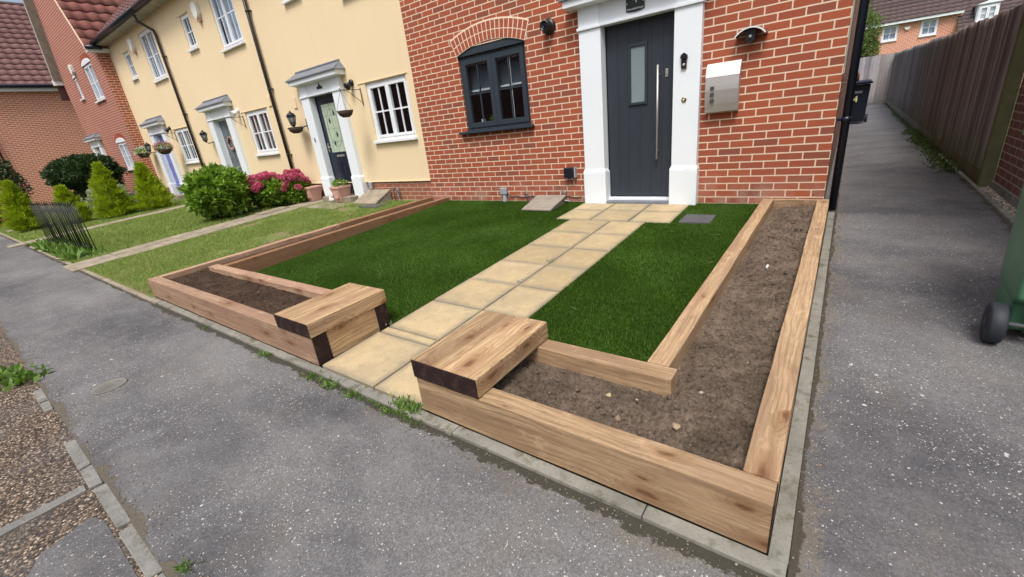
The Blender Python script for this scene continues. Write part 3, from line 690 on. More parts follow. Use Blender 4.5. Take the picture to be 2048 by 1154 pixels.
# ------------------------------------------------------------------ soil
def soil(name, x0, x1, y0, y1, lvl, amp, mat, step, label, hole=None, seed=1, sc=9.0):
    xs = np.arange(x0, x1 + step, step); ys = np.arange(y0, y1 + step, step); X, Y = np.meshgrid(xs, ys)
    n = fbm(X, Y, sc, 6, seed, .66); n2 = fbm(X + .5 * n, Y, sc * 4.5, 4, seed + 9, .66)
    Z = .06 + .0145 * Y - lvl + amp * (n - .5) * 2.2 + amp * .9 * np.abs(n2 - .5) * 2
    if hole:
        dc_ = np.maximum(0, np.where(X < -.39, hole[2] - .03 - Y, 9)); di_ = np.where(Y > -3.7, np.maximum(0, X - hole[1] - .05), 9); k_ = np.exp(-np.minimum(dc_, di_) / .07); Z0_ = .06 + .0145 * Y - lvl - .012; Z = Z * (1 - k_) + Z0_ * k_ 
    mask = None
    if hole: mask = ~((X > hole[0]) & (X < hole[1]) & (Y > hole[2]) & (Y < hole[3]))
    o = grid_mesh(name, X, Y, Z, mat, None, True, mask)
    return tag(o, label, None, None, 'stuff'), (X, Y, Z)
s1, g1 = soil('soil', -1.40, -.04, -4.09, -.06, .080, .048, M['soil'], .0085, 'dry brown crumbly soil filling the right raised bed', (-1.6, -.48, -3.66, .2), 3, 7.0)
s2, g2 = soil('soil', -5.61, -2.5, -4.09, -3.6, .055, .012, M['soildark'], .013, 'dark brown soil filling the front of the left raised bed', None, 5, 6.0)
s3, g3 = soil('soil', -5.61, -5.29, -3.6, -.06, .05, .012, M['soildark'], .013, 'dark brown soil in the narrow strip between the two left sleepers', None, 8, 6.0)
def pebbles(name, P, r, mat, label, parent=None, flat=.65):
    ico = bmesh.new(); bmesh.ops.create_icosphere(ico, subdivisions=1, radius=1); base = np.array([v.co[:] for v in ico.verts]); F = np.array([[v.index for v in f.verts] for f in ico.faces]); ico.free()
    n = len(P); r = np.asarray(r).reshape(-1, 1, 1)
    sc = rng.uniform(.6, 1.2, (n, 1, 3)) * np.array([1, 1, flat]); a = rng.uniform(0, 6.28, n); ca, sa = np.cos(a)[:, None], np.sin(a)[:, None]
    V = base[None] * sc * (1 + rng.normal(size=(n, len(base), 1)) * .12) * r
    V = np.stack([V[..., 0] * ca - V[..., 1] * sa, V[..., 0] * sa + V[..., 1] * ca, V[..., 2]], -1) + P[:, None]
    allV = V.reshape(-1, 3).astype(np.float32); allF = (F[None] + (np.arange(n) * len(base))[:, None, None]).reshape(-1, 3)
    me = bpy.data.meshes.new(name); me.vertices.add(len(allV)); me.vertices.foreach_set('co', allV.ravel())
    me.loops.add(allF.size); me.loops.foreach_set('vertex_index', allF.ravel().astype(np.int32)); me.polygons.add(len(allF)); me.polygons.foreach_set('loop_start', np.arange(0, allF.size, 3, dtype=np.int32))
    me.update(calc_edges=True); me.validate(); o = obj_from(name, me, mat, parent, False)
    return tag(o, label, None, None, 'stuff')
def scatter_on(gr, n, cond=None):
    X, Y, Z = gr; i = rng.integers(0, X.size, n); P = np.stack([X.ravel()[i], Y.ravel()[i], Z.ravel()[i]], 1)
    return P[cond(P)] if cond else P
inb = lambda P: ~((P[:, 0] < -.5) & (P[:, 1] > -3.68)) & (P[:, 0] < -.05) & (P[:, 0] > -1.38)
P = scatter_on(g1, 1500, inb); pebbles('soil_stones', P, rng.uniform(.002, .0065, len(P)), M['pebble'], 'small stones and clods lying on the soil of the right raised bed')
P = scatter_on(g1, 15000, inb); pebbles('soil_crumbs', P, .0025 + .011 * rng.uniform(0, 1, len(P)) ** 3, M['soil'], 'loose crumbs of soil in the right raised bed', flat=.8)
P = scatter_on(g1, 260, inb); pebbles('soil_clods', P, rng.uniform(.007, .017, len(P)), M['soil'], 'larger clods of dry soil in the right raised bed', flat=.7)
P = scatter_on(g2, 260); pebbles('soil_stones', P, rng.uniform(.002, .006, len(P)), M['pebble'], 'small stones on the dark soil of the left raised bed')
P = scatter_on(g2, 5000); pebbles('soil_crumbs', P, .0025 + .010 * rng.uniform(0, 1, len(P)) ** 3, M['soildark'], 'loose crumbs of dark soil in the left raised bed', flat=.8)
def zsoil(gr, x, y):
    X, Y, Z = gr; j = np.argmin((X - x) ** 2 + (Y - y) ** 2); return float(Z.ravel()[j])
for (x, y, r, lab) in ((-.30, -3.93, .016, 'squarish tan stone in the soil near the front right corner of the right bed'),
                       (-.62, -3.83, .013, 'pale yellowish stone in the soil just in front of the cross sleeper'),
                       (-.50, -3.80, .010, 'small whitish stone in the soil below the end of the cross sleeper'),
                       (-.28, -3.62, .011, 'light grey stone in the soil beside the alley side sleeper'),
                       (-.76, -3.86, .013, 'dark brown stone in the soil near the middle of the bed front'),
                       (-.52, -3.97, .015, 'brown rounded clod shaped stone close to the front sleeper')):
    t = bmesh.new(); bmesh.ops.create_icosphere(t, subdivisions=2, radius=r)
    for v in t.verts: v.co *= 1 + .18 * math.sin(v.co.x * 300 + x * 40) + rnd.uniform(-.06, .06); v.co.z *= .7
    me = bpy.data.meshes.new('stone'); t.to_mesh(me); t.free(); o = obj_from('stone', me, plain('stone ' + lab.split()[0], {'squarish': (.36, .28, .18), 'pale': (.42, .34, .20), 'small': (.48, .43, .37), 'light': (.33, .31, .28), 'dark': (.13, .09, .06), 'brown': (.22, .16, .11)}[lab.split()[0]], .85, .2, .4, 60, bump=.5, bs=200))
    o.location = (x, y, zsoil(g1, x, y) + r * .12); o.rotation_euler = (0, 0, x * 50); tag(o, lab, 'stone', 'stones in the right bed')

# ------------------------------------------------------------------ turf and grass blades
def area_pts(rects, dens):
    out = []
    for (x0, x1, y0, y1) in rects:
        n = int((x1 - x0) * (y1 - y0) * dens); out.append(np.stack([rng.uniform(x0, x1, n), rng.uniform(y0, y1, n)], 1))
    return np.concatenate(out)
tr = [(-5.2, -2.43, -3.6, -.84), (-5.2, -2.62, -.85, -.02), (-1.53, -.53, -3.6, -.84), (-1.27, -.53, -.85, -.02)]
p = area_pts(tr, 21000)
cover = (p[:, 0] > -1.18) & (p[:, 0] < -.89) & (p[:, 1] > -.82) & (p[:, 1] < -.52); p = p[~cover]
# nap of the pile: soft bands of lean
nap = fbm(p[:, 0], p[:, 1], 1.6, 3, 4)
P = np.stack([p[:, 0], p[:, 1], .048 * p[:, 1]], 1)
V = blades(P, .016, .0034, .36).reshape(-1, 3, 3); V[:, 2, 0] += (nap - .5) * .014; V[:, 2, 1] += (fbm(p[:, 0], p[:, 1], 2.2, 3, 9) - .5) * .014
tag(np_mesh('turf', V.reshape(-1, 3), 3, M['turf']), 'short dense dark green artificial turf on both sides of the slab path', None, None, 'stuff')
def lawn(name, rects, dens, h, wd, label, mat=M['grass'], zf=lambda p: .048 * p[:, 1] - .008, thr=.36, seed=2):
    p = area_pts(rects, dens); n = fbm(p[:, 0], p[:, 1], 1.3, 4, seed); p = p[n > thr + rng.uniform(-.12, .08, len(p))]
    P = np.stack([p[:, 0], p[:, 1], zf(p)], 1)
    return tag(np_mesh(name, blades(P, h, wd, .55), 3, mat), label, None, None, 'stuff')
lawn('lawn_grass', [(-8.74, -5.73, -4.2, -.1)], 6500, .040, .0075, 'patchy light green lawn beside the left raised bed', thr=.34)
lawn('lawn_grass', [(-14.2, -9.62, -4.2, -.1)], 3000, .05, .012, 'light green lawn between the slab path and the railing', thr=.30, seed=6)
lawn('lawn_grass', [(-24, -14.8, -4.2, -.3)], 1300, .05, .014, 'green lawn beyond the farther garden path', thr=.22, seed=8)

# ------------------------------------------------------------------ walls, windows, doors
def wall_y(m, y, x0, x1, z0, z1, holes, dep=.10, yb=None):
    """front face in the plane y (facing -Y), with reveals running back by dep"""
    xs = sorted({x0, x1, *[h[0] for h in holes], *[h[1] for h in holes]}); zs = sorted({z0, z1, *[h[2] for h in holes], *[h[3] for h in holes]})
    for a, b in zip(xs, xs[1:]):
        for c, d in zip(zs, zs[1:]):
            if any(h[0] <= a + 1e-6 and b <= h[1] + 1e-6 and h[2] <= c + 1e-6 and d <= h[3] + 1e-6 for h in holes): continue
            m.face([(a, y, c), (b, y, c), (b, y, d), (a, y, d)])
    for (a, b, c, d) in holes:
        e = y + dep
        m.face([(a, y, c), (a, e, c), (a, e, d), (a, y, d)]); m.face([(b, y, c), (b, y, d), (b, e, d), (b, e, c)])
        m.face([(a, y, c), (b, y, c), (b, e, c), (a, e, c)]); m.face([(a, y, d), (a, e, d), (b, e, d), (b, y, d)])
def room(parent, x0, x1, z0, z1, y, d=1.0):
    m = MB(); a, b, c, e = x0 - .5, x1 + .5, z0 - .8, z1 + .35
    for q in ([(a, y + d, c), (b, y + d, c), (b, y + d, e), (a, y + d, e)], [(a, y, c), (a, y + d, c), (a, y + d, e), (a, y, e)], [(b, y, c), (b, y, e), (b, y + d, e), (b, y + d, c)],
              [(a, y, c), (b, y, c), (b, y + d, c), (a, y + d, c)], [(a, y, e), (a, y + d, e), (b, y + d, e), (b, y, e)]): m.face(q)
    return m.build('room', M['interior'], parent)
def window(parent, x0, x1, z0, z1, y, mat, casements=2, nx=2, nz=2, fw=.045, cw=.045, bar=.020, curtain=None, cfrac=1.0, sill=True, sillx=.03, silld=.09, sillh=.045, sillmat=None, label=None):
    m = MB()
    m.box(x0, x0 + fw, y, y + .07, z0, z1, bev=.004); m.box(x1 - fw, x1, y, y + .07, z0, z1, bev=.004)
    m.box(x0 + fw, x1 - fw, y + .001, y + .07, z1 - fw, z1, bev=.004); m.box(x0 + fw, x1 - fw, y + .001, y + .07, z0, z0 + fw, bev=.004)
    W = m.build('window', mat, parent, label)
    ix0, ix1, iz0, iz1 = x0 + fw, x1 - fw, z0 + fw, z1 - fw; n = casements; cwid = (ix1 - ix0) / n
    for k in range(n):
        a, b = ix0 + k * cwid + .002, ix0 + (k + 1) * cwid - .002; m = MB(); yc = y - .012
        m.box(a, a + cw, yc, y + .045, iz0, iz1, bev=.005); m.box(b - cw, b, yc, y + .045, iz0, iz1, bev=.005)
        m.box(a + cw, b - cw, yc + .001, y + .045, iz1 - cw, iz1, bev=.005); m.box(a + cw, b - cw, yc + .001, y + .045, iz0, iz0 + cw, bev=.005)
        m.build('casement', mat, W)
        a2, b2, c2, d2 = a + cw, b - cw, iz0 + cw, iz1 - cw; m = MB()
        for i in range(1, nx): q = a2 + (b2 - a2) * i / nx; m.box(q - bar / 2, q + bar / 2, y + .006, y + .028, c2, d2)
        for i in range(1, nz): q = c2 + (d2 - c2) * i / nz; m.box(a2, b2, y + .008, y + .027, q - bar / 2, q + bar / 2)
        m.build('glazing_bars', mat, W)
        m = MB(); m.face([(a2 - .005, y + .016, c2 - .005), (b2 + .005, y + .016, c2 - .005), (b2 + .005, y + .016, d2 + .005), (a2 - .005, y + .016, d2 + .005)]); m.build('pane', M['glass'], W)
    if curtain:
        m = MB(); zt = z1 - .01; zb = z1 - (z1 - z0) * cfrac; n = int((x1 - x0) / .03)
        for i in range(n):
            a = x0 + (x1 - x0) * i / n; b = x0 + (x1 - x0) * (i + 1) / n; d1, d2 = (.0, .012) if i % 2 else (.012, 0)
            m.face([(a, y + .13 + d1, zb), (b, y + .13 + d2, zb), (b, y + .13 + d2, zt), (a, y + .13 + d1, zt)])
        m.build('blind', curtain, W)
    if sill:
        m = MB(); m.box(x0 - sillx, x1 + sillx, y - silld, y + .03, z0 - sillh, z0 - .001, bev=.006); m.build('sill', sillmat or mat, W)
    return W
def surround(parent, cx, y=0.0, zb=None):
    zb = gz(0) if zb is None else zb; f = y - .085; m = MB()
    for s in (-1, 1):
        a, b = sorted((cx + s * .415, cx + s * .69)); m.box(a, b, f, y + .05, zb + .40, 2.02, bev=.006)
        a, b = sorted((cx + s * .398, cx + s * .706)); m.box(a, b, f - .018, y + .05, zb - .03, zb + .405, bev=.012)
        a2, b2 = sorted((cx + s * .415, cx + s * .69))
        m.hexa([(a, f - .018, zb + .405), (b, f - .018, zb + .405), (b, y, zb + .405), (a, y, zb + .405), (a2, f, zb + .445), (b2, f, zb + .445), (b2, y, zb + .445), (a2, y, zb + .445)])
        a, b = sorted((cx + s * .405, cx + s * .705)); m.box(a, b, f - .02, y, 2.02, 2.052, bev=.006)
        a, b = sorted((cx + s * .43, cx + s * .69)); m.box(a, b, f, y, 2.052, 2.262, bev=.003)
    m.box(cx - .43, cx + .43, f + .02, y, 2.052, 2.262); m.box(cx - .415, cx + .415, f - .004, y + .05, 2.026, 2.050, bev=.004)
    sr = m.build('door_surround', M['white'], parent)
    m = MB()   # canopy: fascia over a coved soffit
    prof = [(y, 2.255), (f - .01, 2.255), (f - .022, 2.262), (f - .105, 2.264), (f - .112, 2.268), (f - .112, 2.340), (y, 2.36)]
    for sx in (0,): m.prism(prof, cx - .82, cx + .82, axis='X')
    m.build('canopy', M['white'], sr)
    m = MB(); p0, p1 = f - .140, y
    m.hexa([(cx - .86, p0, 2.342), (cx + .86, p0, 2.342), (cx + .86, p1, 2.35), (cx - .86, p1, 2.35), (cx - .86, p0, 2.362), (cx + .86, p0, 2.362), (cx + .74, p1, 2.50), (cx - .74, p1, 2.50)])
    m.box(cx - .75, cx + .75, y - .03, y - .003, 2.49, 2.515)
    m.build('canopy_roof', M['slate'], sr)
    return sr
def tile_roof(parent, name, O, u, v, W, L, mat, tw=.30, tc=.33, amp=.028, lift=.035, clip=None):
    """interlocking wavy tiles; O lower left corner, u along the eave, v up the slope"""
    O, u, v = np.array(O, float), np.array(u, float), np.array(v, float); u /= np.linalg.norm(u); v /= np.linalg.norm(v); n = np.cross(u, v); n *= np.sign(n[2])
    V = []; K = 6
    for r in range(int(L / tc) + 1):
        for c in range(int(W / tw) + 1):
            if clip and clip(O + u * (c + .5) * tw + v * (r + .5) * tc): continue
            j = rng.uniform(-.004, .004)
            a = [(c + k / K) * tw for k in range(K + 1)]; h = [amp * math.sin(2 * math.pi * k / K) for k in range(K + 1)]
            for k in range(K):
                q0, q1 = O + u * a[k] + n * (h[k] + lift + j) + v * r * tc, O + u * a[k + 1] + n * (h[k + 1] + lift + j) + v * r * tc
                t0, t1 = O + u * a[k] + n * (h[k] + .004) + v * (r + 1.08) * tc, O + u * a[k + 1] + n * (h[k + 1] + .004) + v * (r + 1.08) * tc
                V += [q0, q1, t1, t0]
                V += [q0 - n * .022, q1 - n * .022, q1, q0]
    o = np_mesh(name, np.array(V), 4, mat, parent); bmx = bmesh.new(); bmx.from_mesh(o.data); bmesh.ops.remove_doubles(bmx, verts=bmx.verts, dist=.0005); bmx.to_mesh(o.data); bmx.free()
    return o
def gutter(m, p0, p1, r=.06):
    m.tube([p0, p1], r, 12)
# ------------------------------------------------------------------ house four (red brick)
H = empty('brick_house', (-2.8, 0, 0), 'red brick house with anthracite front door and arched anthracite window, standing behind the turf', 'house')
holes = [(-4.60, -3.42, 1.02, 2.17), (-2.40, -1.41, -.02, 2.12)]
m = MB(); wall_y(m, 0, -5.60, 0, -.3, 4.85, holes, .10)
m.face([(-5.6, .001, -.3), (-5.6, 8, -.3), (-5.6, 8, 4.85), (-5.6, .001, 4.85)]); m.face([(-5.6, 8, -.3), (0, 8, -.3), (0, 8, 4.85), (-5.6, 8, 4.85)])
m.build('wall', M['brick'], H)
m = MB(); m.face([(0, .0, -.3), (0, 8, -.3), (0, 8, 4.85), (0, .0, 4.85)]); m.prism([(0, 4.85), (8, 4.85), (4, 8.2)], -.02, 0, 'X'); m.build('side_wall', M['brick_side'], H)
# arch of two header rings
cx, cz, R0 = -4.01, .565, 1.637
half = math.asin(.598 / R0); n = 18
m = MB()
for ring in range(2):
    r0, r1 = R0 + ring * .1125 + .005, R0 + (ring + 1) * .1125 - .007
    for k in range(n):
        a0 = -half + 2 * half * k / n; a1 = -half + 2 * half * (k + 1) / n; e = .0038
        P = [(cx + r * math.sin(a), cz + r * math.cos(a)) for r, a in ((r0, a0 + e), (r0, a1 - e), (r1, a1 - e), (r1, a0 + e))]
        m.prism(P, -.0078 + rnd.uniform(-.0008, .0008), .05)
ar = m.build('brick_arch', M['voussoir'], H)
m = MB(); N = 24
for k in range(N):
    a0 = -half - .004 + 2 * (half + .004) * k / N; a1 = -half - .004 + 2 * (half + .004) * (k + 1) / N
    m.prism([(cx + r * math.sin(a), cz + r * math.cos(a)) for r, a in ((R0 - .001, a0), (R0 - .001, a1), (R0 + .238, a1), (R0 + .238, a0))], -.0062, .04)
m.build('arch_mortar', M['mortar'], ar)
# spandrel bricks between the straight hole top and the arch are covered by the head board
m = MB(); pts = [(-4.598, 2.079), (-3.422, 2.079)] + [(cx + (R0 - .0015) * math.sin(a), cz + (R0 - .0015) * math.cos(a)) for a in np.linspace(half * .985, -half * .985, 18)]
m.prism(pts, .010, .09); hb = m.build('window_head', M['anth'], H)
m = MB(); m.box(-4.63, -3.40, -.03, .03, 2.065, 2.083, bev=.003)
W4 = None
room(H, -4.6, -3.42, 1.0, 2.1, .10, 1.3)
m.b.free()
W4 = window(H, -4.598, -3.422, 1.066, 2.070, .025, M['anth'], 2, 2, 2, .038, .070, .018, sill=False)
m = MB(); m.box(-4.605, -3.415, -.012, .08, 2.0705, 2.0785, bev=.002); m.build('drip_strip', M['black'], H)
for xx_ in (-4.305, -3.725): m = MB(); m.box(xx_ + .004, xx_ + .010, .046, .05, 1.17, 1.96); m.build('spacer_bar', M['whiteupvc'], W4)
m = MB(); m.box(-4.72, -3.37, -.075, .05, 1.028, 1.062, bev=.006); m.box(-4.60, -3.42, -.02, .05, 1.0625, 1.078, bev=.003); m.build('sill', M['anth'], W4)
m = MB(); m.box(-4.12, -3.72, .0105, .02, 2.052, 2.060); m.build('trickle_vent', M['black'], W4)
m = MB(); m.face([(-4.55, .16, 1.63), (-3.47, .16, 1.63), (-3.47, .16, 2.06), (-4.55, .16, 2.06)]); bl = m.build('roller_blind', M['blind'], W4)
m = MB(); m.box(-4.54, -3.48, .145, .165, 1.602, 1.628, bev=.003); m.build('blind_bar', M['white'], W4)
m = MB(); m.box(-4.60, -3.42, .10, .30, 1.04, 1.072); m.build('inner_sill', M['white'], W4)
m = MB(); m.box(-4.415, -4.345, .14, .155, 1.0725, 1.215, bev=.005); tag(m.build('card', M['signwhite']), 'small white upright card on the inner sill behind the arched window', 'card')
pl = empty('potted_plant', (-4.20, .2, 1.0725), 'small green plant on the inner sill behind the arched window', 'plant')
m = MB(); m.lathe([(.03, 0), (.042, .06), (.038, .06)], (-4.20, .2, 1.0725)); m.build('pot', M['terracotta'], pl)
V, _ = bush_leaves((-4.20, .2, 1.185), (.075, .05, .065), 160, .03, .009, seed=3); np_mesh('leaves', V, 4, M['leafgreen'], pl)
# door
surround(H, -1.905, 0)
m = MB(); m.box(-2.385, -2.315, .045, .11, .03, 2.075, bev=.004); m.box(-1.50, -1.43, .045, .11, .03, 2.075, bev=.004); m.box(-2.315, -1.50, .046, .11, 2.02, 2.075, bev=.004)
fr = m.build('door_frame', M['anthdoor'], H)
m = MB(); dx0, dx1 = -2.310, -1.505; gx0, gx1, gz0, gz1 = -2.030, -1.830, 1.16, 1.78; e = .004; nb = 6; bw = (dx1 - dx0) / nb
for k in range(nb):    # tongued planks with V grooves, cut round the glass
    a, b = dx0 + k * bw + e, dx0 + (k + 1) * bw - e
    for (c, d) in ((.075, gz0), (gz0, gz1), (gz1, 2.018)):
        if c == gz0:
            if a < gx1 and b > gx0:
                if a < gx0: m.box(a, gx0, .058, .10, c, d)
                if b > gx1: m.box(gx1, b, .058, .10, c, d)
                continue
        m.box(a, b, .058, .10, c, d)
m.box(dx0, dx1, .0615, .098, .075, gz0 - .001); m.box(dx0, gx0, .0615, .098, gz0, gz1); m.box(gx1, dx1, .0615, .098, gz0, gz1); m.box(dx0, dx1, .0615, .098, gz1 + .001, 2.018)
dr = m.build('door', M['anthdoor'], H)
m = MB(); a, b, c, d = gx0 - .012, gx1 + .012, gz0 - .012, gz1 + .012
m.box(a, a + .03, .040, .07, c, d, bev=.005); m.box(b - .03, b, .040, .07, c, d, bev=.005); m.box(a + .03, b - .03, .0405, .07, d - .03, d, bev=.005); m.box(a + .03, b - .03, .0405, .07, c, c + .03, bev=.005)
m.build('glass_frame', M['anthdoor'], dr)
m = MB(); m.box(gx0 + .01, gx1 - .01, .055, .06, gz0 + .01, gz1 - .01); m.build('frosted_pane', M['frost'], dr)
m = MB(); m.tube([(-1.685, .0, .52), (-1.685, .0, 1.535)], .0125, 14)
for z in (.62, 1.44): m.tube([(-1.685, .0, z), (-1.685, .06, z)], .009, 10)
m.build('bar_handle', M['steel'], dr)
m = MB(); m.box(-1.615, -1.585, .049, .058, 1.40, 1.485, bev=.006); m.lathe([(.009, -.004), (.009, .004)], (-1.60, .047, 1.435), 'Y', 12); m.build('lock', M['steel'], dr)
m = MB(); m.box(-2.385, -1.43, -.02, .11, .03, .062, bev=.004); m.build('threshold', M['whiteupvc'], H)
m = MB(); m.box(-2.31, -1.50, -.10, .10, -.02, .028, bev=.004); m.build('doorstep', M['slate'], H)
m = MB(); m.face([(-2.5, .6, -.1), (-1.3, .6, -.1), (-1.3, .6, 2.2), (-2.5, .6, 2.2)]); m.build('hall_wall', M['interior'], H)
tile_roof(H, 'roof', (0.1, -.3, 4.80), (-1, 0, 0), (0, 1, .85), 5.7, 5.7, M['tiledark'])
m = MB(); m.face([(.1, 4.1, 8.3), (-5.6, 4.1, 8.3), (-5.6, 8.2, 4.8), (.1, 8.2, 4.8)]); m.build('rear_roof', M['tiledark'], H)
m = MB(); m.box(-5.6, .05, -.28, 0, 4.72, 4.86); m.build('soffit', M['white'], H)
# name plate with number and street
pq = empty('door_number_plaque', (-1.91, -.09, 2.2), 'dark green plaque with white numeral 4 above the anthracite door', 'sign')
pts = [(-2.012, 2.098), (-1.96, 2.088), (-1.91, 2.084), (-1.86, 2.088), (-1.808, 2.098), (-1.808, 2.285), (-1.86, 2.305), (-1.91, 2.312), (-1.96, 2.305), (-2.012, 2.285)]
m = MB(); m.prism(pts, -.078, -.069); m.build('plate', M['signgreen'], pq)
text_mesh('numeral', '4', .125, M['signwhite'], (-1.91, -.0795, 2.205), (R(90), 0, 0), pq)
text_mesh('street_name', 'Wheatfield Road', .0265, M['signwhite'], (-1.91, -.0795, 2.113), (R(90), 0, 0), pq)
for k, (x, z) in enumerate(((-1.998, 2.17), (-1.822, 2.17))):
    m = MB(); m.lathe([(.007, 0), (.004, -.004)], (x, -.079, z), 'Y', 10); m.build('screw', M['signwhite'], pq)
# bell with little hood, brass push
m = MB(); m.box(-1.403, -1.349, -.108, -.084, 1.447, 1.555, bev=.006); m.mi = 0
m.prism([(-1.412, 1.545), (-1.340, 1.545), (-1.345, 1.575), (-1.376, 1.596), (-1.407, 1.575)], -.122, -.084)
bell = m.build('video_doorbell', M['black']); tag(bell, 'black video doorbell under a small pitched hood on the right white pilaster', 'doorbell')
m = MB(); m.lathe([(.012, -.112), (.0, -.1135)], (-1.376, 0, 1.482), 'Y', 14); m.lathe([(.016, -.108), (.0125, -.1115)], (-1.376, 0, 1.482), 'Y', 14); b_ = m.build('button', M['steel'], bell)
bp = MB(); bp.lathe([(.027, -.085), (.026, -.093), (.018, -.097), (.016, -.094)], (-1.368, 0, 1.14), 'Y', 20); bz = bp.build('bell_push', M['brass']); tag(bz, 'round brass bell push on the right white pilaster', 'bell push')
m = MB(); m.lathe([(.010, -.096), (.008, -.101), (0, -.102)], (-1.368, 0, 1.14), 'Y', 16); m.build('button', M['whiteupvc'], bz)
# letter box
mbx = empty('mailbox', (-.99, -.1, 1.2), 'brushed steel mailbox with three small square holes on the brick wall right of the door', 'mailbox')
def bowed(x0, x1, z0, z1, y0, dep, bow, n=8):
    m = MB(); pts = [(y0, z0)] + [(y0 - dep - bow * math.sin(math.pi * min(1, (t * 1.0))), z0 + (z1 - z0) * t) for t in np.linspace(0, 1, n)] + [(y0, z1)]
    return m.prism(pts, x0, x1, 'X')
pr = lambda z0, z1: [(-.003, z0)] + [(-.003 - float(np.interp(z, [.98, 1.08, 1.20, 1.32, 1.40, 1.45], [.078, .098, .108, .100, .074, .035])), z) for z in np.linspace(z0, z1, 9)] + [(-.003, z1)]
m = MB(); m.prism(pr(.984, 1.316), -1.152, -.836, 'X'); m.build('body', M['mailbox'], mbx)
m = MB(); m.prism([(a - (.002 if a < -.01 else 0), b) for a, b in pr(1.3185, 1.450)], -1.154, -.834, 'X'); m.build('lid', M['mailbox'], mbx)
for z in (1.095, 1.155, 1.215):
    m = MB(); m.box(-1.100, -1.064, -.1165, -.09, z - .018, z + .018); m.build('square_hole', M['slotdark'], mbx)
# curved wall light
wl = empty('wall_light', (-.765, -.05, 1.65), 'grey outdoor wall light with curved arched hood on the brick wall above the mailbox', 'wall light')
m = MB(); pts = []
A = np.linspace(-.94, .94, 16); rr = .17
pts = [(-.765 + rr * math.sin(a), 1.548 + rr * math.cos(a)) for a in A] + [(-.765 + (rr - .014) * math.sin(a), 1.546 + (rr - .014) * math.cos(a)) for a in A[::-1]]
m.prism(pts, -.13, -.006); hd = m.build('hood', M['lightgrey'], wl)
m = MB(); pts = [(-.765 + (rr - .002) * math.sin(a), 1.547 + (rr - .002) * math.cos(a)) for a in A] + [(-.765 + (rr - .013) * math.sin(a), 1.546 + (rr - .013) * math.cos(a)) for a in A[::-1]]
m.prism(pts, -.134, -.1305); m.build('light_strip', M['signwhite'], hd)
m = MB(); m.prism([(-.815, 1.695), (-.715, 1.695), (-.728, 1.60), (-.745, 1.585), (-.785, 1.585), (-.802, 1.60)], -.10, -.004); m.build('body', M['black'], wl)
m = MB(); m.lathe([(.016, -.100), (.012, -.113), (.0, -.118)], (-.765, 0, 1.632), 'Y', 16); m.build('sensor', M['lampglass'], wl)
# flue, socket box, overflow box and cables
fl = MB(); fl.lathe([(.088, -.003), (.09, -.02), (.082, -.035), (.066, -.040), (.060, -.06), (.064, -.10), (.060, -.135), (.044, -.138), (.040, -.06)], (-3.03, 0, 2.165), 'Y', 28)
f_ = fl.build('boiler_flue', M['black']); tag(f_, 'round black boiler flue on the brick wall between arched window and door', 'flue')
m = MB(); m.lathe([(.026, -.05), (.026, -.128), (.018, -.13), (.016, -.06)], (-3.03, 0, 2.165), 'Y', 18); m.build('inner_pipe', M['black'], f_)
sb = MB(); sb.box(-2.925, -2.775, -.075, -.004, .335, .468, bev=.014); s_ = sb.build('outdoor_socket', M['black']); tag(s_, 'black weatherproof outdoor socket on the brick wall beside the left pilaster', 'socket')
m = MB(); m.box(-2.775, -2.757, -.06, -.003, .33, .472, bev=.004); m.build('mounting_plate', M['grey'], s_)
for x in (-2.89, -2.81):
    m = MB(); m.lathe([(.015, 0), (.013, -.03)], (x, -.045, .336), 'Z', 12); m.build('cable_gland', M['grey'], s_)
cb = empty('cable_box', (-4.0, -.03, .15), 'small grey cable entry box and duct at the foot of the brick wall', 'cable box')
m = MB(); m.box(-4.075, -3.955, -.045, -.004, .105, .205, bev=.01); m.build('box', M['grey'], cb)
m = MB(); m.hexa([(-4.045, -.06, -.09), (-3.965, -.06, -.09), (-3.965, -.003, -.09), (-4.045, -.003, -.09), (-4.03, -.035, .105), (-3.985, -.035, .105), (-3.985, -.003, .105), (-4.03, -.003, .105)]); m.build('duct', M['grey'], cb)
m = MB(); pts = [(-3.955, -.02, .13)] + [(-3.9 + .1 * i, -.012, .07 + .008 * math.sin(i * 2.1)) for i in range(13)]; m.tube(pts, .005, 6)
tag(m.build('cable', M['black']), 'thin dark cable running low along the brick wall towards the door', 'cable')
m = MB(); m.tube([(-3.585, -.03, -.06), (-3.585, -.03, .11), (-3.61, -.03, .15), (-3.64, -.02, .10)], .008, 8); m.build('pipe_stub', M['greymetal'])
tag(bpy.data.objects['pipe_stub'], 'bent grey pipe stub sticking up at the foot of the brick wall', 'pipe')
m = MB(); m.tube([(-2.98, -.03, -.04), (-2.96, -.03, .10), (-2.93, -.02, .16)], .010, 8); m.tube([(-3.10, -.10, .02), (-2.96, -.05, .03), (-2.84, -.06, .01)], .012, 8); m.tube([(-3.02, -.08, -.02), (-3.0, -.02, .18)], .006, 6)
tag(m.build('drain_pipework', M['greymetal']), 'jumble of small grey drain pipes behind the sloping slatted cover', 'pipe')
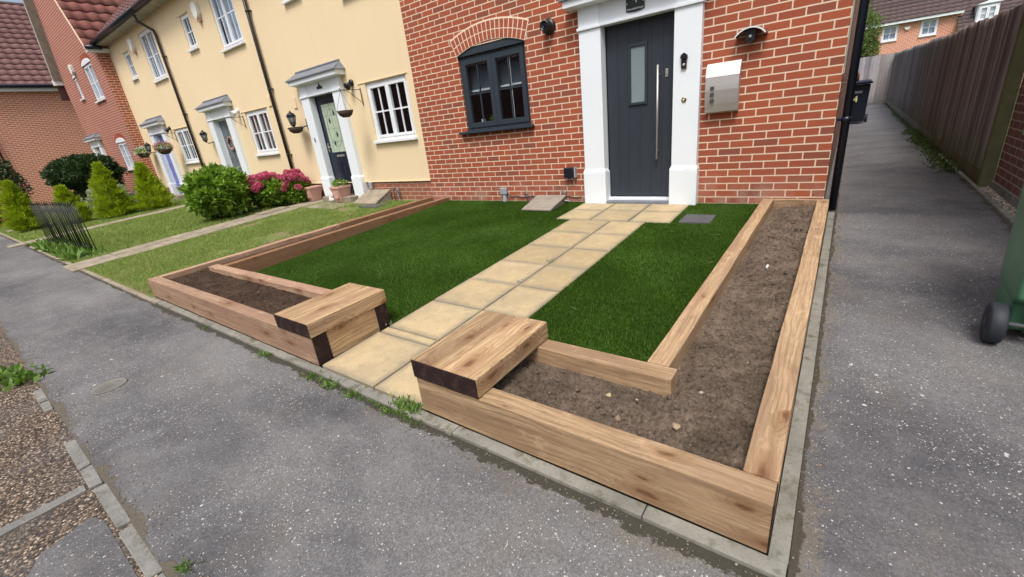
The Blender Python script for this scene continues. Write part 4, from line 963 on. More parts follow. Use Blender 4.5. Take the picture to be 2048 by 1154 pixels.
# sloping slatted drain cover
dc = empty('drain_cover', (-3.2, -.3, 0), 'weathered grey slatted board leaning over the drain at the brick wall', 'drain cover')
m = MB()
for k in range(7):
    t0, t1 = k / 7, (k + .94) / 7
    def q(t, s, dz): return (-3.345 + .46 * s + .02 * t, -.545 + .40 * t, gz(-.5) + .012 + .115 * t + dz + rnd.uniform(-.002, .002))
    m.hexa([q(t0, 0, 0), q(t0, 1, 0), q(t1, 1, 0), q(t1, 0, 0), q(t0, 0, .018), q(t0, 1, .018), q(t1, 1, .018), q(t1, 0, .018)])
m.build('slats', M['greyslat'], dc)
m = MB(); m.prism([(-.50, gz(-.5) + .002), (-.15, gz(0) + .0), (-.15, .085), (-.50, -.012)], -2.915, -2.897, 'X'); m.build('side_board', M['greyslat'], dc)
# inspection cover in the turf
m = MB(); t = MB(); t.box(-1.185, -.885, -.815, -.525, -.02, .016, bev=.004)
for v in t.b.verts: v.co.z += gz(v.co.y)
m.merge(t.b); tag(m.build('inspection_cover', M['drainslate']), 'dark slate grey rectangular inspection cover set in the turf', 'cover')
# black drain pipe at the right corner
rp = empty('downpipe', (.079, .045, 0), 'thick black downpipe at the right hand corner of the brick house', 'downpipe')
m = MB(); m.tube([(.079, .045, -.06), (.079, .045, 4.7)], .034, 18); m.build('pipe', M['pipe'], rp)
for z in (.80, 2.75):
    m = MB(); m.lathe([(.039, z - .022), (.041, z), (.039, z + .022)], (.079, .045, 0), 'Z', 18); m.box(-.014, .04, .008, .02, z - .012, z + .012); m.build('bracket', M['pipe'], rp)
m = MB(); m.box(.0005, .012, .02, .16, 1.2, 2.9); m.build('side_panel', M['soffit'], H)

# ------------------------------------------------------------------ cream terrace
def downpipe(x, label, ztop=4.75, zbot=.05, bend=True):
    r = empty('downpipe', (x, -.06, 0), label, 'downpipe', 'downpipes on the cream terrace')
    m = MB(); pts = ([(x - .25, -.30, 4.80), (x - .25, -.28, 4.66), (x - .02, -.07, 4.42), (x, -.06, 4.3)] if bend else [(x, -.06, ztop)]) + [(x, -.06, 3), (x, -.06, zbot)]
    m.tube(pts, .034, 14); m.build('pipe', M['pipebrown'], r)
    for z in (1.0, 2.35, 3.8):
        m = MB(); m.lathe([(.039, z - .02), (.041, z), (.039, z + .02)], (x, -.06, 0), 'Z', 14); m.box(x + .02, x + .075, -.05, -.002, z - .008, z + .008); m.build('bracket', M['pipebrown'], r)
    return r
def door_leaf(H_, cx, mat, kind):
    x0, x1 = cx - .40, cx + .40; m = MB()
    m.box(cx - .46, cx - .405, .045, .11, .10, 2.04, bev=.004); m.box(cx + .405, cx + .46, .045, .11, .10, 2.04, bev=.004); m.box(cx - .405, cx + .405, .046, .11, 1.985, 2.04, bev=.004)
    m.build('door_frame', mat if kind == 'navy' else M['white'], H_)
    m = MB(); m.box(x0, x1, .06, .10, .11, 1.98)
    D = m.build('door', mat, H_)
    if kind == 'navy':
        m = MB(); m.box(cx - .27, cx + .27, .054, .061, .95, 1.86); pn = m.build('obscured_pane', M['leaded'], D)
        m = MB()
        for k in range(24):
            a, b = 2 * math.pi * k / 24, 2 * math.pi * (k + 1) / 24
            m.tube([(cx + .2 * math.sin(a), .052, 1.4 + .36 * math.cos(a)), (cx + .2 * math.sin(b), .052, 1.4 + .36 * math.cos(b))], .003, 4, cap=False)
        for x in (-.18, 0, .18): m.tube([(cx + x, .052, .96), (cx + x, .052, 1.85)], .002, 4, cap=False)
        for z in (1.15, 1.4, 1.65): m.tube([(cx - .26, .052, z), (cx + .26, .052, z)], .002, 4, cap=False)
        m.build('lead_lines', M['greymetal'], D)
        m = MB()
        for x, z in ((-.09, 1.55), (.10, 1.68), (.06, 1.28), (-.08, 1.12)): m.prism([(cx + x, z - .06), (cx + x + .03, z), (cx + x, z + .06), (cx + x - .03, z)], .048, .054)
        m.build('blue_diamonds', M['navy'], D)
        m = MB(); m.box(cx - .13, cx + .13, .048, .06, .855, .895, bev=.004); m.build('letter_plate', M['steel'], D)
        m = MB()
        for s in (-1, 1): m.box(cx + s * .15 - .1, cx + s * .15 + .1, .052, .06, .22, .74, bev=.007)
        m.build('door_panels', mat, D)
    else:
        m = MB()
        for s in (-1, 1):
            for z0, z1 in ((.22, .74), (.95, 1.50), (1.6, 1.88)): m.box(cx + s * .17 - .11, cx + s * .17 + .11, .052, .06, z0, z1, bev=.007)
        m.build('door_panels', mat, D)
        m = MB(); m.box(cx - .13, cx + .13, .046, .06, .80, .84, bev=.004); m.build('letter_plate', M['steel'], D)
    m = MB(); m.box(x0 + .04, x0 + .07, .04, .06, .96, 1.14, bev=.004); m.tube([(x0 + .055, .03, 1.06), (x0 + .16, .025, 1.06)], .009, 8); m.build('handle', M['steel'], D)
def cream_house(xl, xr, cx, label, mat, kind, curtain, smallx=None):
    H_ = empty('cream_house', ((xl + xr) / 2, 0, 0), label, 'house', 'cream rendered terrace houses')
    wx = cx + 1.85; bigx = cx + 1.77; sx = cx - .24
    wins = [(wx - .54, wx + .54, 1.075, 2.035), (bigx - .53, bigx + .53, 3.37, 4.60), (sx - .26, sx + .26, 3.67, 4.40)]
    m = MB(); wall_y(m, 0, xl, xr, .35, 4.85, wins + [(cx - .46, cx + .46, .35, 2.06)], .09)
    for (a, b, c, d) in wins[:1] + wins[2:]: m.box(a - .20, b + .05, -.012, -.001, d + .012, d + .024)
    m.build('wall', M['cream'], H_)
    m = MB(); wall_y(m, .012, xl, xr, -.4, .35, [(cx - .46, cx + .46, -.1, .35)], .08); m.build('plinth', M['brick_plinth'], H_)
    m = MB(); m.box(xl, xr, -.016, .011, .338, .352); m.build('render_bead', M['cream'], H_)
    window(H_, wins[0][0], wins[0][1], wins[0][2], wins[0][3], .03, M['whiteupvc'], 2, 2, 2, .05, .045, .024, curtain=curtain)
    window(H_, *wins[1], .03, M['whiteupvc'], 2, 2, 2, .05, .045, .024, curtain=M['curtain'])
    window(H_, *wins[2], .03, M['whiteupvc'], 1, 2, 2, .045, .04, .022, curtain=M['curtain'])
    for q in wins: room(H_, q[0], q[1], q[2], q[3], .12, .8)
    surround(H_, cx, 0, .045); door_leaf(H_, cx, mat, kind)
    m = MB(); m.box(cx - .5, cx + .5, -.30, .11, -.05, .10, bev=.01); m.build('doorstep', M['concretelight'], H_)
    m = MB(); m.face([(cx - .6, .4, 0), (cx + .6, .4, 0), (cx + .6, .4, 2.2), (cx - .6, .4, 2.2)]); m.build('hall_wall', M['interior'], H_)
    tile_roof(H_, 'roof', (xr, -.30, 4.92), (-1, 0, 0), (0, 1, 1.0), xr - xl - .15, 5.4, M['tiledark'])
    m = MB(); m.box(xl, xr, -.27, 0, 4.80, 4.87); m.build('soffit', M['soffit'], H_)
    m = MB(); m.box(xl, xr, -.30, -.272, 4.79, 4.92); m.build('fascia', M['soffit'], H_)
    m = MB(); gutter(m, (xl, -.355, 4.88), (xr, -.355, 4.88), .062); m.build('gutter', M['pipe'], H_)
    m = MB(); m.face([(xl, 0.5, 4.9), (xr, .5, 4.9), (xr, 8, 4.9), (xl, 8, 4.9)]); m.face([(xl, 4, 8.8), (xr, 4, 8.8), (xr, 8, 4.9), (xl, 8, 4.9)]); m.build('rear_roof', M['tiledark'], H_)
    return H_
cream_house(-10.0, -5.602, -8.15, 'cream rendered house with navy half glazed door, next to the red brick house', M['navy'], 'navy', None)
cream_house(-14.87, -10.001, -12.87, 'cream rendered house with grey panelled door and wreath, middle of the terrace', M['greydoor'], 'grey', M['curtaindull'])
cream_house(-19.42, -14.871, -17.66, 'cream rendered house with blue door, next to the red gabled house', M['bluedoor'], 'blue', M['curtaindull'])
downpipe(-9.99, 'brown downpipe between the navy door house and the grey door house', bend=False, ztop=4.82)
downpipe(-14.98, 'brown downpipe between the grey door house and the blue door house')
# things fixed to or hung on the terrace
def lantern(x, label, basket=False):
    y = -.20; r = empty('wall_lantern', (x, -.01, 1.55), label, 'lantern', 'black wall lanterns on the cream terrace')
    m = MB(); m.box(x + .20, x + .255, -.03, -.002, 1.44, 1.66, bev=.006); m.tube([(x + .225, -.03, 1.53), (x + .225, -.14, 1.50), (x + .12, -.2, 1.50), (x, y, 1.54)], .011, 8); m.build('bracket', M['iron'], r)
    m = MB(); m.lathe([(.02, 1.535), (.045, 1.56), (.05, 1.575)], (x, y, 0), 'Z', 6); m.lathe([(.10, 1.735), (.06, 1.79), (.02, 1.815), (.012, 1.84), (0, 1.85)], (x, y, 0), 'Z', 6)
    for k in range(6):
        a = 2 * math.pi * k / 6; m.tube([(x + .048 * math.cos(a), y + .048 * math.sin(a), 1.575), (x + .082 * math.cos(a), y + .082 * math.sin(a), 1.738)], .006, 5)
    m.build('cage', M['iron'], r)
    m = MB(); m.lathe([(.042, 1.577), (.074, 1.735)], (x, y, 0), 'Z', 6); m.build('lantern_glass', M['lampglass'], r)
    return r
lantern(-9.17, 'black wall lantern left of the navy door, above the empty basket'); lantern(-13.78, 'black wall lantern left of the grey panelled door'); lantern(-18.50, 'black wall lantern left of the blue door')
def bracket(x, label):
    r = MB(); r.tube([(x, -.012, 1.70), (x, -.012, 1.99)], .008, 6); r.tube([(x, -.012, 1.96), (x - .0, -.42, 1.955)], .006, 6); r.tube([(x, -.012, 1.74), (x, -.30, 1.955)], .005, 6)
    r.tube([(x, -.42, 1.955), (x, -.44, 1.975), (x, -.42, 1.99)], .005, 6); o = r.build('basket_bracket', M['iron']); return tag(o, label, 'bracket', 'hanging basket brackets')
bracket(-6.98, 'black iron bracket holding the empty basket right of the navy door'); bracket(-11.68, 'empty iron bracket right of the grey panelled door'); bracket(-16.35, 'iron bracket right of the blue door')
def basket(x, y, zt, r_, label, chains=None, plants=None):
    e = empty('hanging_basket', (x, y, zt), label, 'basket', 'hanging baskets on the terrace'); m = MB()
    m.lathe([(r_ * .40, zt - r_ * .75), (r_ * .75, zt - r_ * .5), (r_, zt), (r_ * .9, zt), (r_ * .6, zt - r_ * .4)], (x, y, 0), 'Z', 16); m.build('liner', M['wicker'], e)
    if chains:
        m = MB()
        for k in range(3):
            a = 2 * math.pi * k / 3 + .3; m.tube([(x + r_ * math.cos(a), y + r_ * math.sin(a), zt), chains], .003, 4)
        m.build('chains', M['iron'], e)
    if plants:
        V, _ = bush_leaves((x, y, zt + .03), (r_ * 1.1, r_ * 1.1, r_ * .7), 500, .05, .018, seed=int(x * -10)); np_mesh('foliage', V, 4, M['leafgreen'], e)
        V, _ = bush_leaves((x, y, zt + .05), (r_ * 1.15, r_ * 1.15, r_ * .75), 260, .04, .02, seed=4, shell=.85); f_o = np_mesh('flowers', V, 4, plants, e); f_o['kind'] = 'stuff'
    return e
basket(-6.98, -.42, 1.63, .145, 'empty wicker basket hanging right of the navy door', (-6.98, -.42, 1.955))
basket(-9.08, -.22, 1.52, .16, 'empty wicker basket on the wall left of the navy door')
basket(-16.35, -.42, 1.53, .20, 'planted basket with red flowers hanging right of the blue door', (-16.35, -.42, 1.955), M['pink'])
g = G('white petals'); M['whitepetal'] = g.fin((.72, .74, .68), .6, .2)
basket(-18.85, -.30, 1.53, .19, 'planted basket with white flowers on the brick corner left of the blue door', None, M['whitepetal'])
def spot(x, z, mat, label):
    r = MB(); r.lathe([(.055, -.004), (.055, -.03), (.03, -.045)], (x, 0, z), 'Y', 16); o = r.build('floodlight', mat); tag(o, label, 'floodlight', 'small lights on the terrace')
    m = MB(); m.lathe([(.025, -.0), (.07, -.10), (.06, -.11), (.0, -.105)], (x, 0, z), 'Y', 16)
    for v in m.b.verts:
        v.co = Vector((x, -.04, z - .01)) + Matrix.Rotation(R(35), 3, 'X') @ (v.co - Vector((x, 0, z)))
    m.build('head', mat, o)
spot(-7.19, 2.10, M['black'], 'round black light on the cream wall right of the navy door canopy'); spot(-11.84, 2.12, M['white'], 'white light on the cream wall right of the grey door canopy'); spot(-16.58, 2.11, M['black'], 'black light on the cream wall right of the blue door canopy')
def small_box(name, x, y0, z, w_, h_, d, mat, label, cat, group=None, bev=.004):
    m = MB(); m.box(x - w_ / 2, x + w_ / 2, y0 - d, y0 - .002, z - h_ / 2, z + h_ / 2, bev=bev); return tag(m.build(name, mat), label, cat, group)
small_box('air_vent', -9.24, 0, 1.99, .13, .20, .02, M['cream'], 'cream plastic air vent above the lantern left of the navy door', 'vent')
small_box('air_vent', -10.25, 0, 2.14, .13, .20, .02, M['cream'], 'cream plastic air vent left of the downpipe beside the grey door house window', 'vent')
for (x, z, lab) in ((-12.26, 4.28, 'white alarm box between the upper windows of the grey door house'), (-17.02, 4.42, 'white alarm box between the upper windows of the blue door house')):
    m = MB(); m.prism([(x - .13, z + .14), (x - .12, z - .06), (x, z - .17), (x + .12, z - .06), (x + .13, z + .14), (x, z + .18)], -.09, -.003); a_ = m.build('alarm_box', M['signwhite']); tag(a_, lab, 'alarm box', 'alarm boxes')
    m = MB(); m.box(x - .05, x + .05, -.07, -.02, z - .21, z - .155, bev=.005); m.build('strobe', M['terracotta'], a_)
ws = empty('house_sign', (-8.12, -.08, 2.16), 'small dark house shaped sign above the navy door', 'sign')
m = MB(); m.prism([(-8.21, 2.12), (-8.03, 2.12), (-8.03, 2.16), (-8.08, 2.165), (-8.12, 2.22), (-8.16, 2.165), (-8.21, 2.16)], -.075, -.066); m.build('plate', M['iron'], ws)
wr = MB(); 
for k in range(60):
    a = 2 * math.pi * k / 60; r_ = .15 + rnd.uniform(-.015, .015)
    wr.lathe([(0, -.03), (.028, -.012), (.02, .01), (0, .02)], (-12.87 + r_ * math.cos(a), .03, 1.42 + r_ * math.sin(a)), 'Y', 5)
tag(wr.build('door_wreath', plain('dried flower wreath', (.30, .20, .17), .9, .1, 1.2, 30)), 'dried flower wreath hanging on the grey door', 'wreath')
small_box('door_bell', -8.70, -.087, 1.235, .035, .07, .012, M['greymetal'], 'small bell on the left pilaster of the navy door', 'bell')

# ------------------------------------------------------------------ red gabled house beyond the terrace
HG = empty('gabled_house', (-22.1, -.31, 0), 'pinkish red brick house with steep tiled gable and white arched windows, beyond the cream terrace', 'house')
yg = -.31; wl_ = [(-21.55, -20.42, 3.42, 4.55), (-23.30, -22.88, 3.70, 4.42), (-21.30, -20.20, 1.07, 2.0)]
m = MB(); wall_y(m, yg, -24.95, -19.42, -.3, 4.70, wl_ + [(-24.3, -23.38, -.1, 2.05)], .09)
m.face([(-24.95, yg, 4.70), (-19.42, yg, 4.70), (-23.2, yg, 10.30)])
m.face([(-24.95, yg, -.3), (-24.95, 8, -.3), (-24.95, 8, 4.7), (-24.95, yg, 4.7)]); m.build('wall', M['brick_gable'], HG)
m = MB(); m.face([(-19.42, yg, -.3), (-19.42, 0, -.3), (-19.42, 0, 4.70), (-19.42, yg, 4.70)]); m.build('return_wall', M['brick'], HG)
for q, n_ in zip(wl_, (2, 1, 2)): window(HG, *q, yg + .03, M['whiteupvc'], n_, 2, 2, .05, .04, .024, curtain=M['curtain']); room(HG, q[0], q[1], q[2], q[3], yg + .12, .7)
for (a, b, c, d) in (wl_[0], wl_[2], wl_[1]):
    cx_, h_ = (a + b) / 2, .16 if b - a > .6 else .08; m = MB()
    m.prism([(a - .02, d)] + [(cx_ + (b - a) / 2 * 1.03 * math.sin(t), d + h_ * math.cos(t)) for t in np.linspace(-1.57, 1.57, 10)] + [(b + .02, d)], yg - .01, yg + .02)
    m.build('arched_head', M['white'], HG); m = MB(); n_ = 18
    for k in range(n_):
        t0, t1 = -1.45 + 2.9 * k / n_ + .02, -1.45 + 2.9 * (k + 1) / n_ - .02; w2 = (b - a) / 2 * 1.05
        m.prism([(cx_ + w2 * math.sin(t0), d + h_ * math.cos(t0) + .01), (cx_ + w2 * math.sin(t1), d + h_ * math.cos(t1) + .01), (cx_ + (w2 + .12) * math.sin(t1), d + (h_ + .14) * math.cos(t1) + .01), (cx_ + (w2 + .12) * math.sin(t0), d + (h_ + .14) * math.cos(t0) + .01)], yg - .006, yg + .01)
    m.build('brick_arch', M['voussoir'], HG)
surround(HG, -23.84, yg, .0); 
m = MB(); m.box(-24.24, -23.44, yg + .06, yg + .1, .05, 2.0); m.build('door', M['whiteupvc'], HG)
sl_ = (4.8, 1.47)
tile_roof(HG, 'roof', (-19.22, -.58, 4.72), (0, 1, 0), (-1, 0, 1.47), 6.5, 6.9, M['tile'], tw=.33, tc=.36, amp=.022, lift=.038)
m = MB(); m.face([(-25.3, -.5, 3.9), (-25.3, 7, 3.9), (-23.2, 7, 10.55), (-23.2, -.5, 10.55)]); m.build('rear_roof', M['tiledark'], HG)
def bargeb(m, a, b, y0, y1, w_):
    a, b = Vector(a), Vector(b); d = (b - a).normalized(); n_ = Vector((-d.z, 0, d.x)); n_ = n_ if n_.z < 0 else -n_
    p = [a, b, b + n_ * w_, a + n_ * w_]; m.hexa([(v.x, y0, v.z) for v in p] + [(v.x, y1, v.z) for v in p])
m = MB(); bargeb(m, (-25.05, 0, 4.62), (-23.2, 0, 10.5), -.56, -.31, .16); m.build('bargeboard', M['soffit'], HG)
m = MB(); m.box(-25.2, -24.95, -.56, yg, 4.42, 4.62); m.build('eave_box', M['white'], HG)
m = MB(); bargeb(m, (-19.25, 0, 4.70), (-23.2, 0, 10.5), -.585, -.565, .06); m.build('verge', M['mortar'], HG)
m = MB(); bargeb(m, (-19.25, 0, 4.68), (-23.2, 0, 10.46), -.56, yg, .02); m.build('verge_soffit', M['brick_gable'], HG)
m = MB(); m.box(-19.42, -19.22, -.56, .0, 4.62, 4.72); m.build('soffit', M['white'], HG)
m = MB(); gutter(m, (-19.17, -.60, 4.74), (-19.17, -.20, 4.74), .062); m.build('gutter', M['pipe'], HG)
x, z = -22.75, 4.62
m = MB(); m.prism([(x - .13, z + .14), (x - .12, z - .06), (x, z - .17), (x + .12, z - .06), (x + .13, z + .14), (x, z + .18)], yg - .09, yg - .003); tag(m.build('alarm_box', M['signwhite']), 'white alarm box between the upper windows of the red gabled house', 'alarm box', 'alarm boxes')
# house closing the view on the left, its long wall facing along the street
HL = empty('brick_house', (-29, -2, 0), 'orange red brick house with brown pantile roof, closing the view at the far left', 'house')
m = MB(); m.face([(-29, -12, -.3), (-29, 9, -.3), (-29, 9, 4.75), (-29, -12, 4.75)]); m.face([(-29, -12, -.3), (-37, -12, -.3), (-37, -12, 4.75), (-29, -12, 4.75)]); m.prism([(-29, 4.75), (-37, 4.75), (-33, 8.8)], -12, -11.9); m.build('wall', M['brick_far'], HL)
tile_roof(HL, 'roof', (-28.75, -12.1, 4.88), (0, 1, 0), (-1, 0, 1.0), 21, 5.75, M['tiledark'], tw=.33, tc=.36, amp=.022, lift=.038)
m = MB(); m.face([(-33, -12.1, 8.95), (-33, 9, 8.95), (-37.2, 9, 4.8), (-37.2, -12.1, 4.8)]); m.build('rear_roof', M['tiledark'], HL)
m = MB(); m.tube([(-32.98, -12.1, 9.0), (-32.98, 9, 9.0)], .13, 10); m.build('ridge', M['tilefar'], HL)
m = MB(); m.box(-28.98, -28.80, -12.1, 9, 4.70, 4.86); m.build('fascia', M['white'], HL)
m = MB(); gutter(m, (-28.74, -12.1, 4.90), (-28.74, 9, 4.90), .075); m.build('gutter', M['pipe'], HL)
m = MB(); m.tube([(-28.92, -2.5, 0), (-28.92, -2.5, 4.8)], .04, 10); m.build('rainwater_pipe', M['pipebrown'], HL)
m = MB(); a = Vector((-31.1, -1.35, 7.28)); u_, v_ = Vector((0, 1, 0)), Vector((-1, 0, 1)).normalized(); n_ = Vector((1, 0, 1)).normalized()
m.hexa([a, a + u_ * .8, a + u_ * .8 + v_ * .9, a + v_ * .9, a + n_ * .12, a + u_ * .8 + n_ * .12, a + u_ * .8 + v_ * .9 + n_ * .12, a + v_ * .9 + n_ * .12]); m.build('rooflight', M['frost'], HL)
# terrace on the other side of the street: seen only as reflections in the window panes
HO = empty('brick_house', (-14, -17, 0), 'red brick terrace across the street, seen only as reflection in the window panes', 'house')
m = MB(); m.face([(-40, -17, -.3), (12, -17, -.3), (12, -17, 4.6), (-40, -17, 4.6)]); m.build('wall', M['brick_dark'], HO)
m = MB(); m.face([(-40, -16.7, 4.5), (12, -16.7, 4.5), (12, -20.5, 7.6), (-40, -20.5, 7.6)]); m.build('roof', M['tiledark'], HO)

# ------------------------------------------------------------------ alley: fence, wall, houses beyond, bins
FX = 1.35
def ft(y): return float(np.interp(y, [1.3, 6.1, 18.6], [1.66, 1.71, 1.98]))
Fn = empty('wooden_fence', (FX, 10, 0), 'tall weathered vertical board fence running along the right side of the alley', 'fence')
y = 1.45; k = 0
while y < 19.2:
    y1 = min(y + 1.83, 19.4); V = []
    yy = y
    m = MB()
    while yy < y1 - .02:
        bw = rnd.uniform(.088, .10); e = min(yy + bw, y1); t0 = rnd.uniform(.010, .022); top = ft(yy) + rnd.uniform(-.008, .008) - (.0 if k % 2 else .02)
        m.hexa([(FX + .012, yy, az(yy) + .14), (FX - t0, yy, az(yy) + .14), (FX - .002, e, az(yy) + .14), (FX + .012, e, az(yy) + .14), (FX + .012, yy, top), (FX - t0, yy, top), (FX - .002, e, top), (FX + .012, e, top)]); yy = e
    m.build('fence_panel', M['fence'], Fn)
    m = MB(); m.box(FX - .01, FX + .02, y, y1, az(y) - .1, az(y) + .145); m.build('gravel_board', M['fence'], Fn)
    m = MB(); m.box(FX + .014, FX + .10, y1 - .04, y1 + .05, az(y) - .1, ft(y1) - .02); m.build('post', M['post'], Fn)
    y = y1; k += 1
m = MB(); m.box(FX - .04, FX + .06, 1.33, 1.445, -.15, 1.66, bev=.006); m.build('end_post', M['post'], Fn)
F2 = empty('wooden_fence', (0, 20, .2), 'pale weathered board fence closing the far end of the alley', 'fence')
xx = -2.6
m = MB()
while xx < FX:
    bw = rnd.uniform(.09, .11); m.box(xx, xx + bw - .006, 19.5 + rnd.uniform(-.008, .008), 19.53, .20, 2.02 + rnd.uniform(-.02, .02)); xx += bw
m.build('fence_panel', M['fence'], F2)
m = MB(); m.box(-2.6, FX, 19.535, 19.58, .45, .54); m.box(-2.6, FX, 19.535, 19.58, 1.6, 1.69); m.build('rails', M['fence'], F2)
GW = empty('brick_building', (2.5, -.5, 0), 'dark red brick side wall of a building on the right behind the green bin', 'building')
m = MB(); m.box(1.405, 4.5, -1.9, 1.30, -.3, 2.9); m.build('wall', M['brick_dark'], GW)
m = MB(); m.box(1.385, 1.404, -1.9, 1.30, -.3, .005); m.build('footing', M['concrete'], GW)
m = MB(); m.face([(1.2, -2, 2.85), (1.2, 1.4, 2.85), (3, 1.4, 4.3), (3, -2, 4.3)]); m.face([(4.7, -2, 2.85), (3, -2, 4.3), (3, 1.4, 4.3), (4.7, 1.4, 2.85)]); m.build('roof', M['tiledark'], GW)
m = MB()
for a, b in zip(ys[:6], ys[1:7]): m.hexa([(1.262, a, az(a) - .1), (1.30, a, az(a) - .1), (1.30, b, az(b) - .1), (1.262, b, az(b) - .1), (1.262, a, az(a) + .02), (1.30, a, az(a) + .02), (1.30, b, az(b) + .02), (1.262, b, az(b) + .02)])
tag(m.build('alley_edging', M['concrete']), kind='structure')
m = MB()
for a, b in zip(ys[:], ys[1:]): m.face([(1.27, a, az(a) - .012), (1.40, a, az(a) - .012), (1.40, b, az(b) - .012), (1.27, b, az(b) - .012)])
tag(m.build('gravel_bed', M['dirt']), kind='structure')
n = 2600; P = np.stack([rng.uniform(1.305, 1.385, n), rng.uniform(-1.9, 1.3, n), np.zeros(n)], 1); P[:, 2] = np.interp(P[:, 1], [-4.2, 0, 6], [-.22, -.085, -.03]) + rng.uniform(-.010, .012, n)
g = G('pale gravel'); i_ = g.island(); M['palegravel'] = g.fin(g.ramp(i_, [(0, (.16, .12, .085)), (.5, (.38, .31, .23)), (1, (.66, .60, .50))]), .8, .3)
pebbles('pale_gravel', P, rng.uniform(.006, .013, n), M['palegravel'], 'strip of pale gravel at the foot of the dark brick wall')
# houses beyond the alley
HB = empty('brick_house', (2.5, 35, 0), 'orange brick house with dark tiled roof seen beyond the end of the alley', 'house')
yb_ = 35; wb = [(1.27, 2.07, 3.32, 4.20), (3.13, 3.93, 3.30, 4.22)]
m = MB(); wall_y(m, yb_, -3, 4.95, -.3, 4.33, wb, .08); m.face([(4.95, yb_, -.3), (4.95, 41, -.3), (4.95, 41, 4.33), (4.95, yb_, 4.33)]); m.build('wall', M['brick_far'], HB)
for q in wb: window(HB, *q, yb_ + .02, M['whiteupvc'], 1, 2, 2, .06, .06, .03, curtain=M['curtain']); room(HB, q[0], q[1], q[2], q[3], yb_ + .12, .7)
def plain_roof(par, x0, x1, y0, z0, L, slope, mat): return tile_roof(par, 'roof', (x1, y0, z0), (-1, 0, 0), (0, 1, slope), x1 - x0, L, mat, tw=.33, tc=.34, amp=.02, lift=.04)
plain_roof(HB, -3.2, 5.0, 34.7, 4.36, 6.5, .95, M['tilefar'])
m = MB(); m.box(-3, 4.95, 34.72, 34.76, 4.22, 4.36); m.build('fascia', M['white'], HB)
m = MB(); m.prism([(2.35, 3.98), (2.65, 3.98), (2.6, 3.84), (2.5, 3.80), (2.4, 3.84)], 34.9, 35); tag(m.build('alarm_box', M['signwhite']), 'small white alarm box between windows of the house beyond the alley', 'alarm box', 'alarm boxes')
HC = empty('brick_house', (8, 33, 0), 'house with low dark roof and white dormer window beyond the fence', 'house')
m = MB(); m.box(4.95, 14, 34.2, 40, -.3, 3.2); m.build('wall', M['brick_far'], HC)
plain_roof(HC, 4.95, 14, 33.9, 3.2, 7.5, .8, M['tilefar'])
m = MB(); m.box(5.45, 6.35, 34.4, 36.5, 3.5, 4.45); dm = m.build('dormer', M['white'], HC)
window(HC, 5.5, 6.3, 3.58, 4.36, 34.32, M['whiteupvc'], 2, 1, 2, .06, .06, .03)
m = MB(); m.prism([(5.35, 4.45), (6.45, 4.45), (5.9, 4.62)], 34.25, 36.8); m.build('dormer_roof', M['white'], HC)
# tree beside the houses beyond
T = empty('tree', (.05, 27, 0), 'soft green tree beyond the end of the alley beside the downpipe', 'tree')
m = MB(); m.tube([(.1, 27, .1), (.05, 27, 1.5), (.05, 27, 2.6)], .12, 8, r2=.05); m.tube([(.05, 27, 1.6), (-.4, 27, 2.6)], .05, 6, r2=.02); m.tube([(.05, 27, 1.9), (.5, 27.2, 2.7)], .04, 6, r2=.015); m.build('trunk', M['bark'], T)
V1, _ = bush_leaves((.0, 27, 3.3), (.85, .8, 1.5), 6200, .11, .035, .3, .25, 3); V2, _ = bush_leaves((.55, 27.2, 2.6), (.5, .6, .8), 2200, .11, .035, .3, .25, 5)
np_mesh('crown', np.concatenate([V1, V2]), 4, M['leaftree'], T)
